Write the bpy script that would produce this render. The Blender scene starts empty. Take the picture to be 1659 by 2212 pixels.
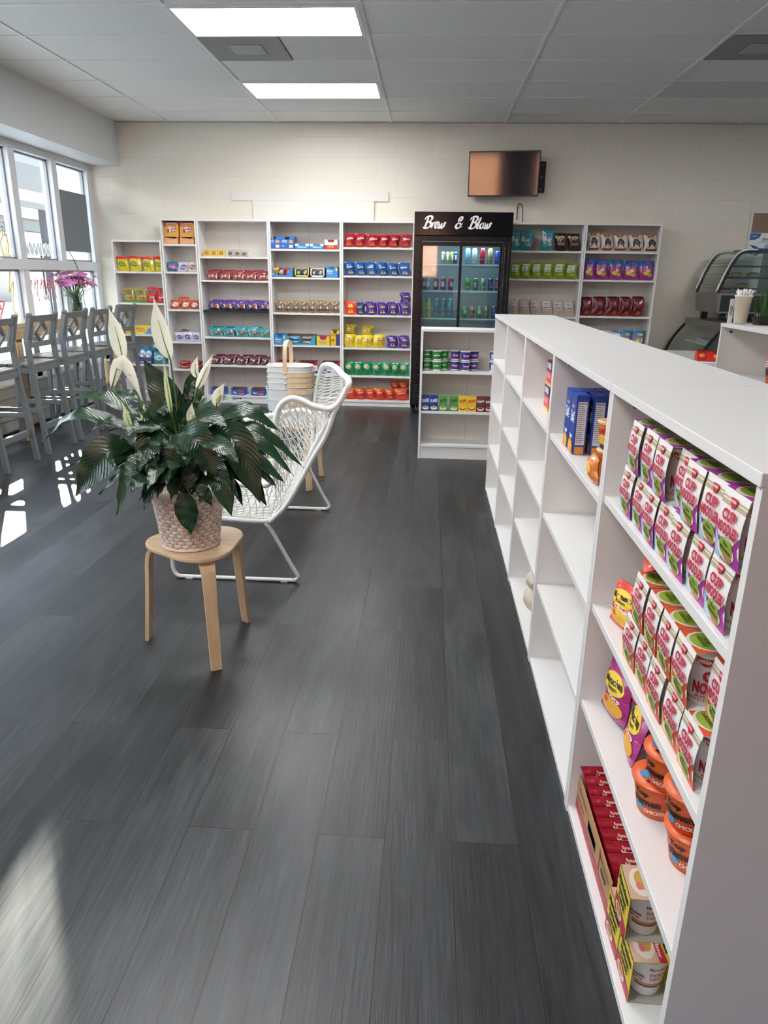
import bpy, bmesh, math, random
from mathutils import Vector, Matrix
PI = math.pi
R = random.Random(7)
sc = bpy.context.scene
COL = sc.collection

# ------------------------------------------------------------------ camera, sky, sun, exposure
FPX, YAW, PITCH, ROLL, EYE = 1556.225, 0.0573, 0.3175, 0.0149, 1.4598
def cam_axes():
    cy, sy, cp, sp = math.cos(YAW), math.sin(YAW), math.cos(PITCH), math.sin(PITCH)
    fw = Vector((-sy*cp, cy*cp, -sp)); rt = Vector((cy, sy, 0)); up = rt.cross(fw)
    cr, sr = math.cos(ROLL), math.sin(ROLL)
    return rt*cr+up*sr, up*cr-rt*sr, fw
r_, u_, f_ = cam_axes()
cd = bpy.data.cameras.new('camera'); cam = bpy.data.objects.new('camera', cd); COL.objects.link(cam)
cd.sensor_fit = 'HORIZONTAL'; cd.sensor_width = 36; cd.lens = FPX/1659*36; cd.clip_start = .05; cd.clip_end = 200
cam.matrix_world = Matrix(((r_.x, u_.x, -f_.x, 0), (r_.y, u_.y, -f_.y, 0), (r_.z, u_.z, -f_.z, EYE), (0, 0, 0, 1)))
sc.camera = cam
sc.view_settings.view_transform = 'Standard'; sc.view_settings.look = 'None'
sc.view_settings.exposure = 0.68; sc.view_settings.gamma = 1.0; sc.view_settings.use_curve_mapping = False
cyc = sc.cycles
cyc.use_denoising = True; cyc.max_bounces = 9; cyc.diffuse_bounces = 5; cyc.glossy_bounces = 4
cyc.transparent_max_bounces = 24; cyc.transmission_bounces = 6; cyc.sample_clamp_indirect = 6; cyc.caustics_reflective = False; cyc.caustics_refractive = False

SUN_AZ, SUN_EL, SUN_W = math.radians(28.9), math.radians(14.7), 18.0
SKY = 8.5
w = bpy.data.worlds.new('sky'); sc.world = w; w.use_nodes = True
nt = w.node_tree; nt.nodes.clear()
o_ = nt.nodes.new('ShaderNodeOutputWorld'); b_ = nt.nodes.new('ShaderNodeBackground'); cr = nt.nodes.new('ShaderNodeValToRGB')
tc = nt.nodes.new('ShaderNodeTexCoord'); sx = nt.nodes.new('ShaderNodeSeparateXYZ')
nt.links.new(tc.outputs['Generated'], sx.inputs[0]); nt.links.new(sx.outputs['Z'], cr.inputs[0])
cr.color_ramp.elements[0].position = 0.0; cr.color_ramp.elements[0].color = (1, .96, .9, 1)
cr.color_ramp.elements[1].position = .6; cr.color_ramp.elements[1].color = (.58, .71, .94, 1)
nt.links.new(cr.outputs[0], b_.inputs[0]); b_.inputs[1].default_value = SKY; nt.links.new(b_.outputs[0], o_.inputs[0])
sd = bpy.data.lights.new('sun', 'SUN'); sd.energy = SUN_W; sd.angle = math.radians(.53); sd.color = (1, .93, .82)
so = bpy.data.objects.new('sun', sd); COL.objects.link(so)
sv = Vector((-math.sin(SUN_AZ)*math.cos(SUN_EL), math.cos(SUN_AZ)*math.cos(SUN_EL), math.sin(SUN_EL)))
so.rotation_euler = sv.to_track_quat('Z', 'Y').to_euler(); so.location = sv*30

# ------------------------------------------------------------------ materials
def lin(c):
    if isinstance(c, str):
        c = [int(c[i:i+2], 16)/255 for i in (0, 2, 4)]
        c = [x/12.92 if x <= .04045 else ((x+.055)/1.055)**2.4 for x in c]
    return (c[0], c[1], c[2], 1)
_M = {}
def mat(c, rough=.5, metal=0, bump=0, scale=40, var=0, emis=0, coat=0, alpha=1, spec=.5):
    k = (c if isinstance(c, str) else tuple(c), rough, metal, bump, scale, var, emis, coat, alpha, spec)
    if k in _M: return _M[k]
    m = bpy.data.materials.new('surface_%d' % len(_M)); m.use_nodes = True; n = m.node_tree; p = n.nodes['Principled BSDF']
    p.inputs['Base Color'].default_value = lin(c); p.inputs['Roughness'].default_value = rough; p.inputs['Metallic'].default_value = metal
    p.inputs['Coat Weight'].default_value = coat; p.inputs['Coat Roughness'].default_value = .12; p.inputs['Specular IOR Level'].default_value = spec
    if emis: p.inputs['Emission Color'].default_value = lin(c); p.inputs['Emission Strength'].default_value = emis
    if alpha < 1: p.inputs['Alpha'].default_value = alpha
    t = n.nodes.new('ShaderNodeTexCoord'); no = n.nodes.new('ShaderNodeTexNoise'); no.inputs['Scale'].default_value = scale; no.inputs['Detail'].default_value = 3
    n.links.new(t.outputs['Object'], no.inputs['Vector'])
    if bump:
        b = n.nodes.new('ShaderNodeBump'); b.inputs['Strength'].default_value = bump; b.inputs['Distance'].default_value = .004
        n.links.new(no.outputs[0], b.inputs['Height']); n.links.new(b.outputs[0], p.inputs['Normal'])
    if var:
        h = n.nodes.new('ShaderNodeHueSaturation'); h.inputs['Color'].default_value = lin(c)
        mr = n.nodes.new('ShaderNodeMapRange'); mr.inputs[3].default_value = 1-var; mr.inputs[4].default_value = 1+var
        n.links.new(no.outputs[0], mr.inputs[0]); n.links.new(mr.outputs[0], h.inputs['Value']); n.links.new(h.outputs[0], p.inputs['Base Color'])
    else:
        mr = n.nodes.new('ShaderNodeMapRange'); mr.inputs[3].default_value = max(0, rough-.04); mr.inputs[4].default_value = min(1, rough+.04)
        n.links.new(no.outputs[0], mr.inputs[0]); n.links.new(mr.outputs[0], p.inputs['Roughness'])
    _M[k] = m; return m
def ink(c): return mat(c, .45)
def foil(c): return mat(c, .27, 0, .35, 26, 0, 0, .3)
def glass_mat(name, tint=(.93, .97, .96), refl=.08, rough=.02):
    if name in _M: return _M[name]
    m = bpy.data.materials.new(name); m.use_nodes = True; n = m.node_tree; n.nodes.clear()
    out = n.nodes.new('ShaderNodeOutputMaterial'); mx = n.nodes.new('ShaderNodeMixShader'); tr = n.nodes.new('ShaderNodeBsdfTransparent'); gl = n.nodes.new('ShaderNodeBsdfGlossy')
    lw = n.nodes.new('ShaderNodeLayerWeight'); lw.inputs[0].default_value = .5; fr = n.nodes.new('ShaderNodeMath'); fr.operation = 'POWER'; fr.inputs[1].default_value = 5
    n.links.new(lw.outputs['Facing'], fr.inputs[0]); ad = n.nodes.new('ShaderNodeMath'); ad.operation = 'MULTIPLY_ADD'; ad.inputs[1].default_value = .75; ad.inputs[2].default_value = refl; ad.use_clamp = True
    no = n.nodes.new('ShaderNodeTexNoise'); no.inputs['Scale'].default_value = 3; mp = n.nodes.new('ShaderNodeMapRange'); mp.inputs[3].default_value = rough; mp.inputs[4].default_value = rough+.02
    tr.inputs[0].default_value = (*tint, 1); n.links.new(no.outputs[0], mp.inputs[0]); n.links.new(mp.outputs[0], gl.inputs['Roughness'])
    n.links.new(fr.outputs[0], ad.inputs[0]); n.links.new(ad.outputs[0], mx.inputs[0]); n.links.new(tr.outputs[0], mx.inputs[1]); n.links.new(gl.outputs[0], mx.inputs[2]); n.links.new(mx.outputs[0], out.inputs[0])
    _M[name] = m; return m
def node_mat(name):
    m = bpy.data.materials.new(name); m.use_nodes = True; n = m.node_tree
    return m, n, n.nodes['Principled BSDF'], n.nodes.new('ShaderNodeTexCoord')

def floor_material():
    m, n, p, t = node_mat('dark_plank_floor')
    mp = n.nodes.new('ShaderNodeMapping'); mp.inputs['Rotation'].default_value = (0, 0, PI/2); mp.inputs['Location'].default_value = (.37, .075, 0)
    n.links.new(t.outputs['Object'], mp.inputs[0])
    br = n.nodes.new('ShaderNodeTexBrick'); br.inputs['Scale'].default_value = 1; br.inputs['Brick Width'].default_value = 1.22; br.inputs['Row Height'].default_value = .182
    br.inputs['Mortar Size'].default_value = .0017; br.inputs['Mortar Smooth'].default_value = .2; br.offset = .37; br.inputs['Bias'].default_value = 0
    br.inputs['Color1'].default_value = (0, 0, 0, 1); br.inputs['Color2'].default_value = (1, 1, 1, 1); br.inputs['Mortar'].default_value = (.5, .5, .5, 1)
    n.links.new(mp.outputs[0], br.inputs['Vector'])
    # each plank shifts the grain
    sc_ = n.nodes.new('ShaderNodeVectorMath'); sc_.operation = 'SCALE'; sc_.inputs['Scale'].default_value = 9
    n.links.new(br.outputs['Color'], sc_.inputs[0])
    ad = n.nodes.new('ShaderNodeVectorMath'); ad.operation = 'ADD'; n.links.new(t.outputs['Object'], ad.inputs[0]); n.links.new(sc_.outputs[0], ad.inputs[1])
    m2 = n.nodes.new('ShaderNodeMapping'); m2.inputs['Scale'].default_value = (1, .055, 1); n.links.new(ad.outputs[0], m2.inputs[0])
    g1 = n.nodes.new('ShaderNodeTexNoise'); g1.inputs['Scale'].default_value = 95; g1.inputs['Detail'].default_value = 6; g1.inputs['Roughness'].default_value = .65; n.links.new(m2.outputs[0], g1.inputs[0])
    m3 = n.nodes.new('ShaderNodeMapping'); m3.inputs['Scale'].default_value = (1, .16, 1); n.links.new(ad.outputs[0], m3.inputs[0])
    g2 = n.nodes.new('ShaderNodeTexNoise'); g2.inputs['Scale'].default_value = 7; g2.inputs['Detail'].default_value = 3; g2.inputs['Distortion'].default_value = 1.6; n.links.new(m3.outputs[0], g2.inputs[0])
    r1 = n.nodes.new('ShaderNodeValToRGB'); r1.color_ramp.elements[0].position = .22; r1.color_ramp.elements[0].color = (.011, .012, .0135, 1)
    r1.color_ramp.elements[1].position = .8; r1.color_ramp.elements[1].color = (.043, .046, .049, 1); n.links.new(g1.outputs[0], r1.inputs[0])
    r2 = n.nodes.new('ShaderNodeMapRange'); r2.inputs[1].default_value = .3; r2.inputs[2].default_value = .7; r2.inputs[3].default_value = .55; r2.inputs[4].default_value = 1.4; n.links.new(g2.outputs[0], r2.inputs[0])
    mu = n.nodes.new('ShaderNodeMix'); mu.data_type = 'RGBA'; mu.blend_type = 'MULTIPLY'; mu.inputs[0].default_value = 1
    n.links.new(r1.outputs[0], mu.inputs[6]); n.links.new(r2.outputs[0], mu.inputs[7])
    r3 = n.nodes.new('ShaderNodeMapRange'); r3.inputs[3].default_value = .66; r3.inputs[4].default_value = 1.36; n.links.new(br.outputs['Color'], r3.inputs[0])
    mu2 = n.nodes.new('ShaderNodeMix'); mu2.data_type = 'RGBA'; mu2.blend_type = 'MULTIPLY'; mu2.inputs[0].default_value = 1
    n.links.new(mu.outputs[2], mu2.inputs[6]); n.links.new(r3.outputs[0], mu2.inputs[7])
    mx = n.nodes.new('ShaderNodeMix'); mx.data_type = 'RGBA'; n.links.new(br.outputs['Fac'], mx.inputs[0]); n.links.new(mu2.outputs[2], mx.inputs[6]); mx.inputs[7].default_value = (.008, .008, .009, 1)
    n.links.new(mx.outputs[2], p.inputs['Base Color'])
    rr = n.nodes.new('ShaderNodeMapRange'); rr.inputs[3].default_value = .28; rr.inputs[4].default_value = .46; n.links.new(g1.outputs[0], rr.inputs[0]); n.links.new(rr.outputs[0], p.inputs['Roughness'])
    bu = n.nodes.new('ShaderNodeBump'); bu.inputs['Strength'].default_value = .25; bu.inputs['Distance'].default_value = .003; n.links.new(g1.outputs[0], bu.inputs['Height'])
    b2 = n.nodes.new('ShaderNodeBump'); b2.inputs['Strength'].default_value = .6; b2.inputs['Distance'].default_value = .002; b2.invert = True; n.links.new(br.outputs['Fac'], b2.inputs['Height']); n.links.new(bu.outputs[0], b2.inputs['Normal'])
    n.links.new(b2.outputs[0], p.inputs['Normal']); p.inputs['Specular IOR Level'].default_value = .5
    return m
def block_material(c1='e6e1d8'):
    m, n, p, t = node_mat('painted_block_wall')
    sx = n.nodes.new('ShaderNodeSeparateXYZ'); cb = n.nodes.new('ShaderNodeCombineXYZ'); n.links.new(t.outputs['Object'], sx.inputs[0])
    n.links.new(sx.outputs['X'], cb.inputs[0]); n.links.new(sx.outputs['Z'], cb.inputs[1])
    mp = n.nodes.new('ShaderNodeMapping'); mp.inputs['Location'].default_value = (.02, -.06, 0); n.links.new(cb.outputs[0], mp.inputs[0])
    br = n.nodes.new('ShaderNodeTexBrick'); br.inputs['Scale'].default_value = 1; br.inputs['Brick Width'].default_value = .405; br.inputs['Row Height'].default_value = .2013
    br.inputs['Mortar Size'].default_value = .005; br.inputs['Mortar Smooth'].default_value = .6; br.offset = .5
    br.inputs['Color1'].default_value = lin('ddd7ca'); br.inputs['Color2'].default_value = lin('e2dccf'); br.inputs['Mortar'].default_value = lin('e6e0d4')
    n.links.new(mp.outputs[0], br.inputs['Vector']); n.links.new(br.outputs['Color'], p.inputs['Base Color'])
    no = n.nodes.new('ShaderNodeTexNoise'); no.inputs['Scale'].default_value = 60; no.inputs['Detail'].default_value = 4; n.links.new(t.outputs['Object'], no.inputs[0])
    b1 = n.nodes.new('ShaderNodeBump'); b1.inputs['Strength'].default_value = .14; b1.inputs['Distance'].default_value = .004; n.links.new(no.outputs[0], b1.inputs['Height'])
    b2 = n.nodes.new('ShaderNodeBump'); b2.inputs['Strength'].default_value = .55; b2.inputs['Distance'].default_value = .004; b2.invert = True
    n.links.new(br.outputs['Fac'], b2.inputs['Height']); n.links.new(b1.outputs[0], b2.inputs['Normal']); n.links.new(b2.outputs[0], p.inputs['Normal'])
    p.inputs['Roughness'].default_value = .42
    return m
def ceiling_material():
    m, n, p, t = node_mat('speckled_ceiling_tile')
    vo = n.nodes.new('ShaderNodeTexVoronoi'); vo.inputs['Scale'].default_value = 62; vo.inputs['Randomness'].default_value = 1; n.links.new(t.outputs['Object'], vo.inputs[0])
    r = n.nodes.new('ShaderNodeValToRGB'); r.color_ramp.elements[0].position = .08; r.color_ramp.elements[0].color = lin('b4b6b6'); r.color_ramp.elements[1].position = .2; r.color_ramp.elements[1].color = lin('e9eae8')
    n.links.new(vo.outputs['Distance'], r.inputs[0]); n.links.new(r.outputs[0], p.inputs['Base Color']); p.inputs['Roughness'].default_value = .8
    return m
def wood_material(name, c1, c2, axis=2, scale=9, rough=.42):
    m, n, p, t = node_mat(name)
    mp = n.nodes.new('ShaderNodeMapping'); s = [1, 1, 1]; s[axis] = .09; mp.inputs['Scale'].default_value = s; n.links.new(t.outputs['Object'], mp.inputs[0])
    g = n.nodes.new('ShaderNodeTexNoise'); g.inputs['Scale'].default_value = scale*4; g.inputs['Detail'].default_value = 5; g.inputs['Distortion'].default_value = .8; n.links.new(mp.outputs[0], g.inputs[0])
    r = n.nodes.new('ShaderNodeValToRGB'); r.color_ramp.elements[0].position = .3; r.color_ramp.elements[0].color = lin(c1); r.color_ramp.elements[1].position = .7; r.color_ramp.elements[1].color = lin(c2)
    n.links.new(g.outputs[0], r.inputs[0]); n.links.new(r.outputs[0], p.inputs['Base Color']); p.inputs['Roughness'].default_value = rough
    return m
def brick_out_material():
    m, n, p, t = node_mat('orange_brick_facade')
    sx = n.nodes.new('ShaderNodeSeparateXYZ'); cb = n.nodes.new('ShaderNodeCombineXYZ'); n.links.new(t.outputs['Object'], sx.inputs[0])
    n.links.new(sx.outputs['X'], cb.inputs[0]); n.links.new(sx.outputs['Z'], cb.inputs[1])
    br = n.nodes.new('ShaderNodeTexBrick'); br.inputs['Scale'].default_value = 1; br.inputs['Brick Width'].default_value = .23; br.inputs['Row Height'].default_value = .08; br.inputs['Mortar Size'].default_value = .006
    br.inputs['Color1'].default_value = lin('b8714a'); br.inputs['Color2'].default_value = lin('cf9064'); br.inputs['Mortar'].default_value = lin('a99a8a')
    n.links.new(cb.outputs[0], br.inputs['Vector']); n.links.new(br.outputs['Color'], p.inputs['Base Color']); p.inputs['Roughness'].default_value = .8
    return m
def leaf_material():
    m, n, p, t = node_mat('glossy_dark_leaf')
    uv = n.nodes.new('ShaderNodeUVMap'); sx = n.nodes.new('ShaderNodeSeparateXYZ'); n.links.new(uv.outputs[0], sx.inputs[0])
    # side veins: waves running from the midrib towards the tip
    ab = n.nodes.new('ShaderNodeMath'); ab.operation = 'ABSOLUTE'; sb = n.nodes.new('ShaderNodeMath'); sb.operation = 'SUBTRACT'; sb.inputs[1].default_value = .5
    n.links.new(sx.outputs['X'], sb.inputs[0]); n.links.new(sb.outputs[0], ab.inputs[0])
    mu = n.nodes.new('ShaderNodeMath'); mu.operation = 'MULTIPLY_ADD'; mu.inputs[1].default_value = -.45; n.links.new(ab.outputs[0], mu.inputs[0]); n.links.new(sx.outputs['Y'], mu.inputs[2])
    si = n.nodes.new('ShaderNodeMath'); si.operation = 'MULTIPLY'; si.inputs[1].default_value = 110; n.links.new(mu.outputs[0], si.inputs[0])
    s2 = n.nodes.new('ShaderNodeMath'); s2.operation = 'SINE'; n.links.new(si.outputs[0], s2.inputs[0])
    no = n.nodes.new('ShaderNodeTexNoise'); no.inputs['Scale'].default_value = 9; n.links.new(t.outputs['Object'], no.inputs[0])
    r = n.nodes.new('ShaderNodeValToRGB'); r.color_ramp.elements[0].position = .35; r.color_ramp.elements[0].color = (.006, .024, .009, 1); r.color_ramp.elements[1].position = .7; r.color_ramp.elements[1].color = (.016, .056, .018, 1)
    n.links.new(no.outputs[0], r.inputs[0]); n.links.new(r.outputs[0], p.inputs['Base Color']); p.inputs['Roughness'].default_value = .27
    bu = n.nodes.new('ShaderNodeBump'); bu.inputs['Strength'].default_value = .16; bu.inputs['Distance'].default_value = .003; n.links.new(s2.outputs[0], bu.inputs['Height']); n.links.new(bu.outputs[0], p.inputs['Normal'])
    return m
M_FLOOR = floor_material(); M_BLOCK = block_material(); M_CEIL = ceiling_material(); M_LEAF = leaf_material()
M_BIRCH = wood_material('birch_plywood', 'd6b087', 'e6c9a2', 2, 8, .4)
M_BIRCHT = wood_material('birch_seat', 'd2ae86', 'e2c5a0', 1, 8, .35)
M_PLANK = wood_material('counter_wood', 'a98c66', 'd0b48c', 1, 6, .35)
M_WHITE = mat('e4e2e0', .38, 0, .05, 220); M_WHITE2 = mat('dedbd8', .5, 0, .05, 120)
M_BACK = mat('dcd6cf', .55, 0, .03, 60); M_WALL = mat('dddad4', .6, 0, .08, 50); M_FRAME = mat('d6d8dc', .4)
M_GLASS = glass_mat('window_glass', (.93, .97, .97), .05)
M_CGLASS = glass_mat('case_glass', (.80, .90, .88), .10)
M_FGLASS = glass_mat('cooler_glass', (.78, .90, .92), .10)
M_GREY = mat('6c6f70', .42, 0, .1, 50, .05); M_STEEL = mat('b9b6b0', .32, .85, .03, 30); M_BLACK = mat('0c0c0e', .3); M_BLKM = mat('141416', .5)
M_WROPE = mat('eceae4', .5, 0, .25, 320); M_WTUBE = mat('eceae6', .35)
M_CARD = mat('b98d62', .7, 0, .1, 60)

# ------------------------------------------------------------------ mesh builder
class MB:
    def __init__(s): s.v = []; s.f = []; s.fm = []; s.fs = []; s.ms = []; s.uv = {}
    def mi(s, m):
        if m not in s.ms: s.ms.append(m)
        return s.ms.index(m)
    def add(s, vs, fs, m, smooth=False, uvs=None):
        b = len(s.v); s.v += [tuple(x) for x in vs]; k = s.mi(m)
        for i, f in enumerate(fs):
            if uvs: s.uv[len(s.f)] = [uvs[j] for j in f]
            s.f.append([j+b for j in f]); s.fm.append(k); s.fs.append(smooth)
    def box(s, x0, y0, z0, x1, y1, z1, m):
        vs = [(x, y, z) for x in (x0, x1) for y in (y0, y1) for z in (z0, z1)]
        s.add(vs, [(0, 1, 3, 2), (4, 6, 7, 5), (0, 4, 5, 1), (2, 3, 7, 6), (0, 2, 6, 4), (1, 5, 7, 3)], m)
    def hexa(s, p, m):  # 8 points: bottom 4 ccw, top 4 ccw
        s.add(p, [(3, 2, 1, 0), (4, 5, 6, 7), (0, 1, 5, 4), (1, 2, 6, 5), (2, 3, 7, 6), (3, 0, 4, 7)], m)
    def bar(s, a, b, w, d, m, up=(0, 0, 1)):
        a, b = Vector(a), Vector(b); t = (b-a).normalized(); x = t.cross(Vector(up))
        if x.length < 1e-4: x = t.cross(Vector((0, 1, 0)))
        x.normalize(); y = x.cross(t).normalized(); x *= w/2; y *= d/2
        s.hexa([a-x-y, a+x-y, a+x+y, a-x+y, b-x-y, b+x-y, b+x+y, b-x+y], m)
    def tube(s, pts, r, m, n=8, closed=False, cap=True):
        pts = [Vector(p) for p in pts]; L = len(pts); rings = []; vs = []
        rr = r if isinstance(r, (list, tuple)) else [r]*L
        ref = None
        for i, p in enumerate(pts):
            if closed: t = pts[(i+1) % L]-pts[i-1]
            else: t = pts[min(i+1, L-1)]-pts[max(i-1, 0)]
            if t.length < 1e-9: t = Vector((0, 0, 1))
            t.normalize()
            if ref is None:
                ref = t.orthogonal().normalized()
            ref = (ref-t*ref.dot(t))
            if ref.length < 1e-5: ref = t.orthogonal()
            ref.normalize(); bi = t.cross(ref)
            for k in range(n):
                a = 2*PI*k/n; vs.append(p+(ref*math.cos(a)+bi*math.sin(a))*rr[i])
        fs = []
        for i in range(L if closed else L-1):
            j = (i+1) % L
            for k in range(n): fs.append((i*n+k, i*n+(k+1) % n, j*n+(k+1) % n, j*n+k))
        if not closed and cap: fs += [tuple(range(n-1, -1, -1)), tuple((L-1)*n+k for k in range(n))]
        s.add(vs, fs, m, n > 4)
    def lathe(s, prof, m, n=20, c=(0, 0, 0), cap=True, smooth=True):
        vs = []; fs = []
        for r, z in prof:
            for k in range(n):
                a = 2*PI*k/n; vs.append((c[0]+r*math.cos(a), c[1]+r*math.sin(a), c[2]+z))
        for i in range(len(prof)-1):
            for k in range(n): fs.append((i*n+k, i*n+(k+1) % n, (i+1)*n+(k+1) % n, (i+1)*n+k))
        s.add(vs, fs, m, smooth)
        if cap:
            for i in (0, len(prof)-1):
                if prof[i][0] > 1e-5: s.add(vs[i*n:(i+1)*n], [tuple(range(n)) if i else tuple(range(n-1, -1, -1))], m)
    def prism(s, poly, z0, z1, m, axis='z'):
        n = len(poly)
        def P(a, b, c): return {'z': (a, b, c), 'y': (a, c, b), 'x': (c, a, b)}[axis]
        vs = [P(a, b, z0) for a, b in poly]+[P(a, b, z1) for a, b in poly]
        s.add(vs, [tuple(range(n-1, -1, -1)), tuple(range(n, 2*n))]+[(i, (i+1) % n, n+(i+1) % n, n+i) for i in range(n)], m)
    def grid(s, fn, nu, nv, m, smooth=True, uv=False):
        vs = [fn(i/nu, j/nv) for j in range(nv+1) for i in range(nu+1)]
        fs = [(j*(nu+1)+i, j*(nu+1)+i+1, (j+1)*(nu+1)+i+1, (j+1)*(nu+1)+i) for j in range(nv) for i in range(nu)]
        s.add(vs, fs, m, smooth, [(i/nu, j/nv) for j in range(nv+1) for i in range(nu+1)] if uv else None)
    def mesh(s, name):
        me = bpy.data.meshes.new(name); me.from_pydata(s.v, [], s.f)
        for m in s.ms: me.materials.append(m)
        me.polygons.foreach_set('material_index', s.fm); me.polygons.foreach_set('use_smooth', s.fs)
        if s.uv:
            l = me.uv_layers.new(name='UVMap')
            for fi, uvs in s.uv.items():
                for li, c in zip(me.polygons[fi].loop_indices, uvs): l.data[li].uv = c
        me.update(); return me
    def build(s, name, parent=None, loc=None, bevel=0, fixn=False):
        me = s.mesh(name)
        if fixn:
            bm = bmesh.new(); bm.from_mesh(me); bmesh.ops.recalc_face_normals(bm, faces=bm.faces); bm.to_mesh(me); bm.free()
        o = bpy.data.objects.new(name, me); COL.objects.link(o)
        if parent: o.parent = parent
        if loc: o.location = loc
        if bevel:
            b = o.modifiers.new('bevel', 'BEVEL'); b.width = bevel; b.segments = 2; b.limit_method = 'ANGLE'
        return o
def thing(name, label, cat, loc=(0, 0, 0), rz=0, group=None):
    o = bpy.data.objects.new(name, None); COL.objects.link(o); o.location = loc; o.rotation_euler = (0, 0, rz); o.empty_display_size = .1
    o['label'] = label; o['category'] = cat
    if group: o['group'] = group
    return o
def tag(o, label, cat, group=None):
    o['label'] = label; o['category'] = cat
    if group: o['group'] = group
    return o
def struct(o): o['kind'] = 'structure'; return o
def dup(root, loc, rot=0, label=None, scale=None):
    r = root.copy(); COL.objects.link(r); r.location = loc; r.rotation_euler = rot if isinstance(rot, tuple) else (0, 0, rot)
    if scale: r.scale = scale
    if label: r['label'] = label
    for ch in root.children:
        c = ch.copy(); COL.objects.link(c); c.parent = r
        for g in ch.children:
            d = g.copy(); COL.objects.link(d); d.parent = c
    return r
def bez(pts, n=8):
    """smooth curve through points"""
    P = [Vector(p) for p in pts]; out = []
    for i in range(len(P)-1):
        a, b, c, d = P[max(i-1, 0)], P[i], P[i+1], P[min(i+2, len(P)-1)]
        for k in range(n):
            t = k/n; out.append(.5*((2*b)+(c-a)*t+(2*a-5*b+4*c-d)*t*t+(3*b-a-3*c+d)*t**3))
    out.append(P[-1]); return out
def resample(P, n):
    P = [Vector(p) for p in P]; L = [0]
    for i in range(1, len(P)): L.append(L[-1]+(P[i]-P[i-1]).length)
    out = []; j = 0
    for k in range(n):
        t = L[-1]*k/(n-1)
        while j < len(P)-2 and L[j+1] < t: j += 1
        q = (t-L[j])/max(1e-9, L[j+1]-L[j]); out.append(P[j].lerp(P[j+1], min(1, q)))
    return out

# ------------------------------------------------------------------ printed graphics
_T = {}
def text2d(s, bold=.0, shear=0, res=2):
    k = (s, bold, shear, res)
    if k in _T: return _T[k]
    c = bpy.data.curves.new('t', 'FONT'); c.body = s; c.size = 1; c.offset = bold; c.shear = shear; c.align_x = 'CENTER'; c.resolution_u = res; c.space_line = .85
    o = bpy.data.objects.new('t', c); COL.objects.link(o); dg = bpy.context.evaluated_depsgraph_get(); me = o.evaluated_get(dg).to_mesh()
    vs = [(v.co.x, v.co.y) for v in me.vertices]; fs = [tuple(p.vertices) for p in me.polygons]
    o.to_mesh_clear(); bpy.data.objects.remove(o); bpy.data.curves.remove(c)
    x0, x1 = min(v[0] for v in vs), max(v[0] for v in vs); y0, y1 = min(v[1] for v in vs), max(v[1] for v in vs)
    vs = [((x-x0)/(x1-x0)-.5, (y-y0)/(y1-y0)-.5) for x, y in vs]
    _T[k] = (vs, fs); return _T[k]
def decals(mb, fn, items, e0=.0006):
    """items: ('t',text,cx,cy,w,h,color[,rot,bold]) ('r',x0,y0,x1,y1,c) ('e',cx,cy,rx,ry,c) ('p',[(x,y)],c)"""
    lay = -1; pk_ = None
    for k, d in enumerate(items):
        if not (d[0] == 'r' and pk_ == 'r'): lay += 1
        pk_ = d[0]; e = e0+.0003*lay
        if d[0] == 't':
            vs, fs = text2d(d[1], d[8] if len(d) > 8 else .02, 0, 1 if len(d[1]) > 14 else 2); a = math.radians(d[7]) if len(d) > 7 else 0
            mb.add([fn(d[2]+x*d[4]*math.cos(a)-y*d[5]*math.sin(a), d[3]+x*d[4]*math.sin(a)+y*d[5]*math.cos(a), e) for x, y in vs], fs, ink(d[6]))
        elif d[0] == 'r':
            nx = max(1, int(abs(d[3]-d[1])/.012)); ny = max(1, int(abs(d[4]-d[2])/.015))
            mb.grid(lambda u, v: fn(d[1]+(d[3]-d[1])*u, d[2]+(d[4]-d[2])*v, e), nx, ny, ink(d[5]), False)
        elif d[0] == 'e':
            n = 16; vs = [fn(d[1], d[2], e)]+[fn(d[1]+d[3]*q*math.cos(2*PI*i/n), d[2]+d[4]*q*math.sin(2*PI*i/n), e) for q in (.5, 1) for i in range(n)]
            fs = [(0, 1+i, 1+(i+1) % n) for i in range(n)]+[(1+i, 1+n+i, 1+n+(i+1) % n, 1+(i+1) % n) for i in range(n)]
            mb.add(vs, fs, ink(d[5]))
        elif d[0] == 'p':
            cx = sum(p[0] for p in d[1])/len(d[1]); cy = sum(p[1] for p in d[1])/len(d[1]); n = len(d[1])
            vs = [fn(cx, cy, e)]+[fn(cx+(x-cx)*q, cy+(y-cy)*q, e) for q in (.5, 1) for x, y in d[1]]
            mb.add(vs, [(0, 1+i, 1+(i+1) % n) for i in range(n)]+[(1+i, 1+n+i, 1+n+(i+1) % n, 1+(i+1) % n) for i in range(n)], ink(d[2]))

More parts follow.
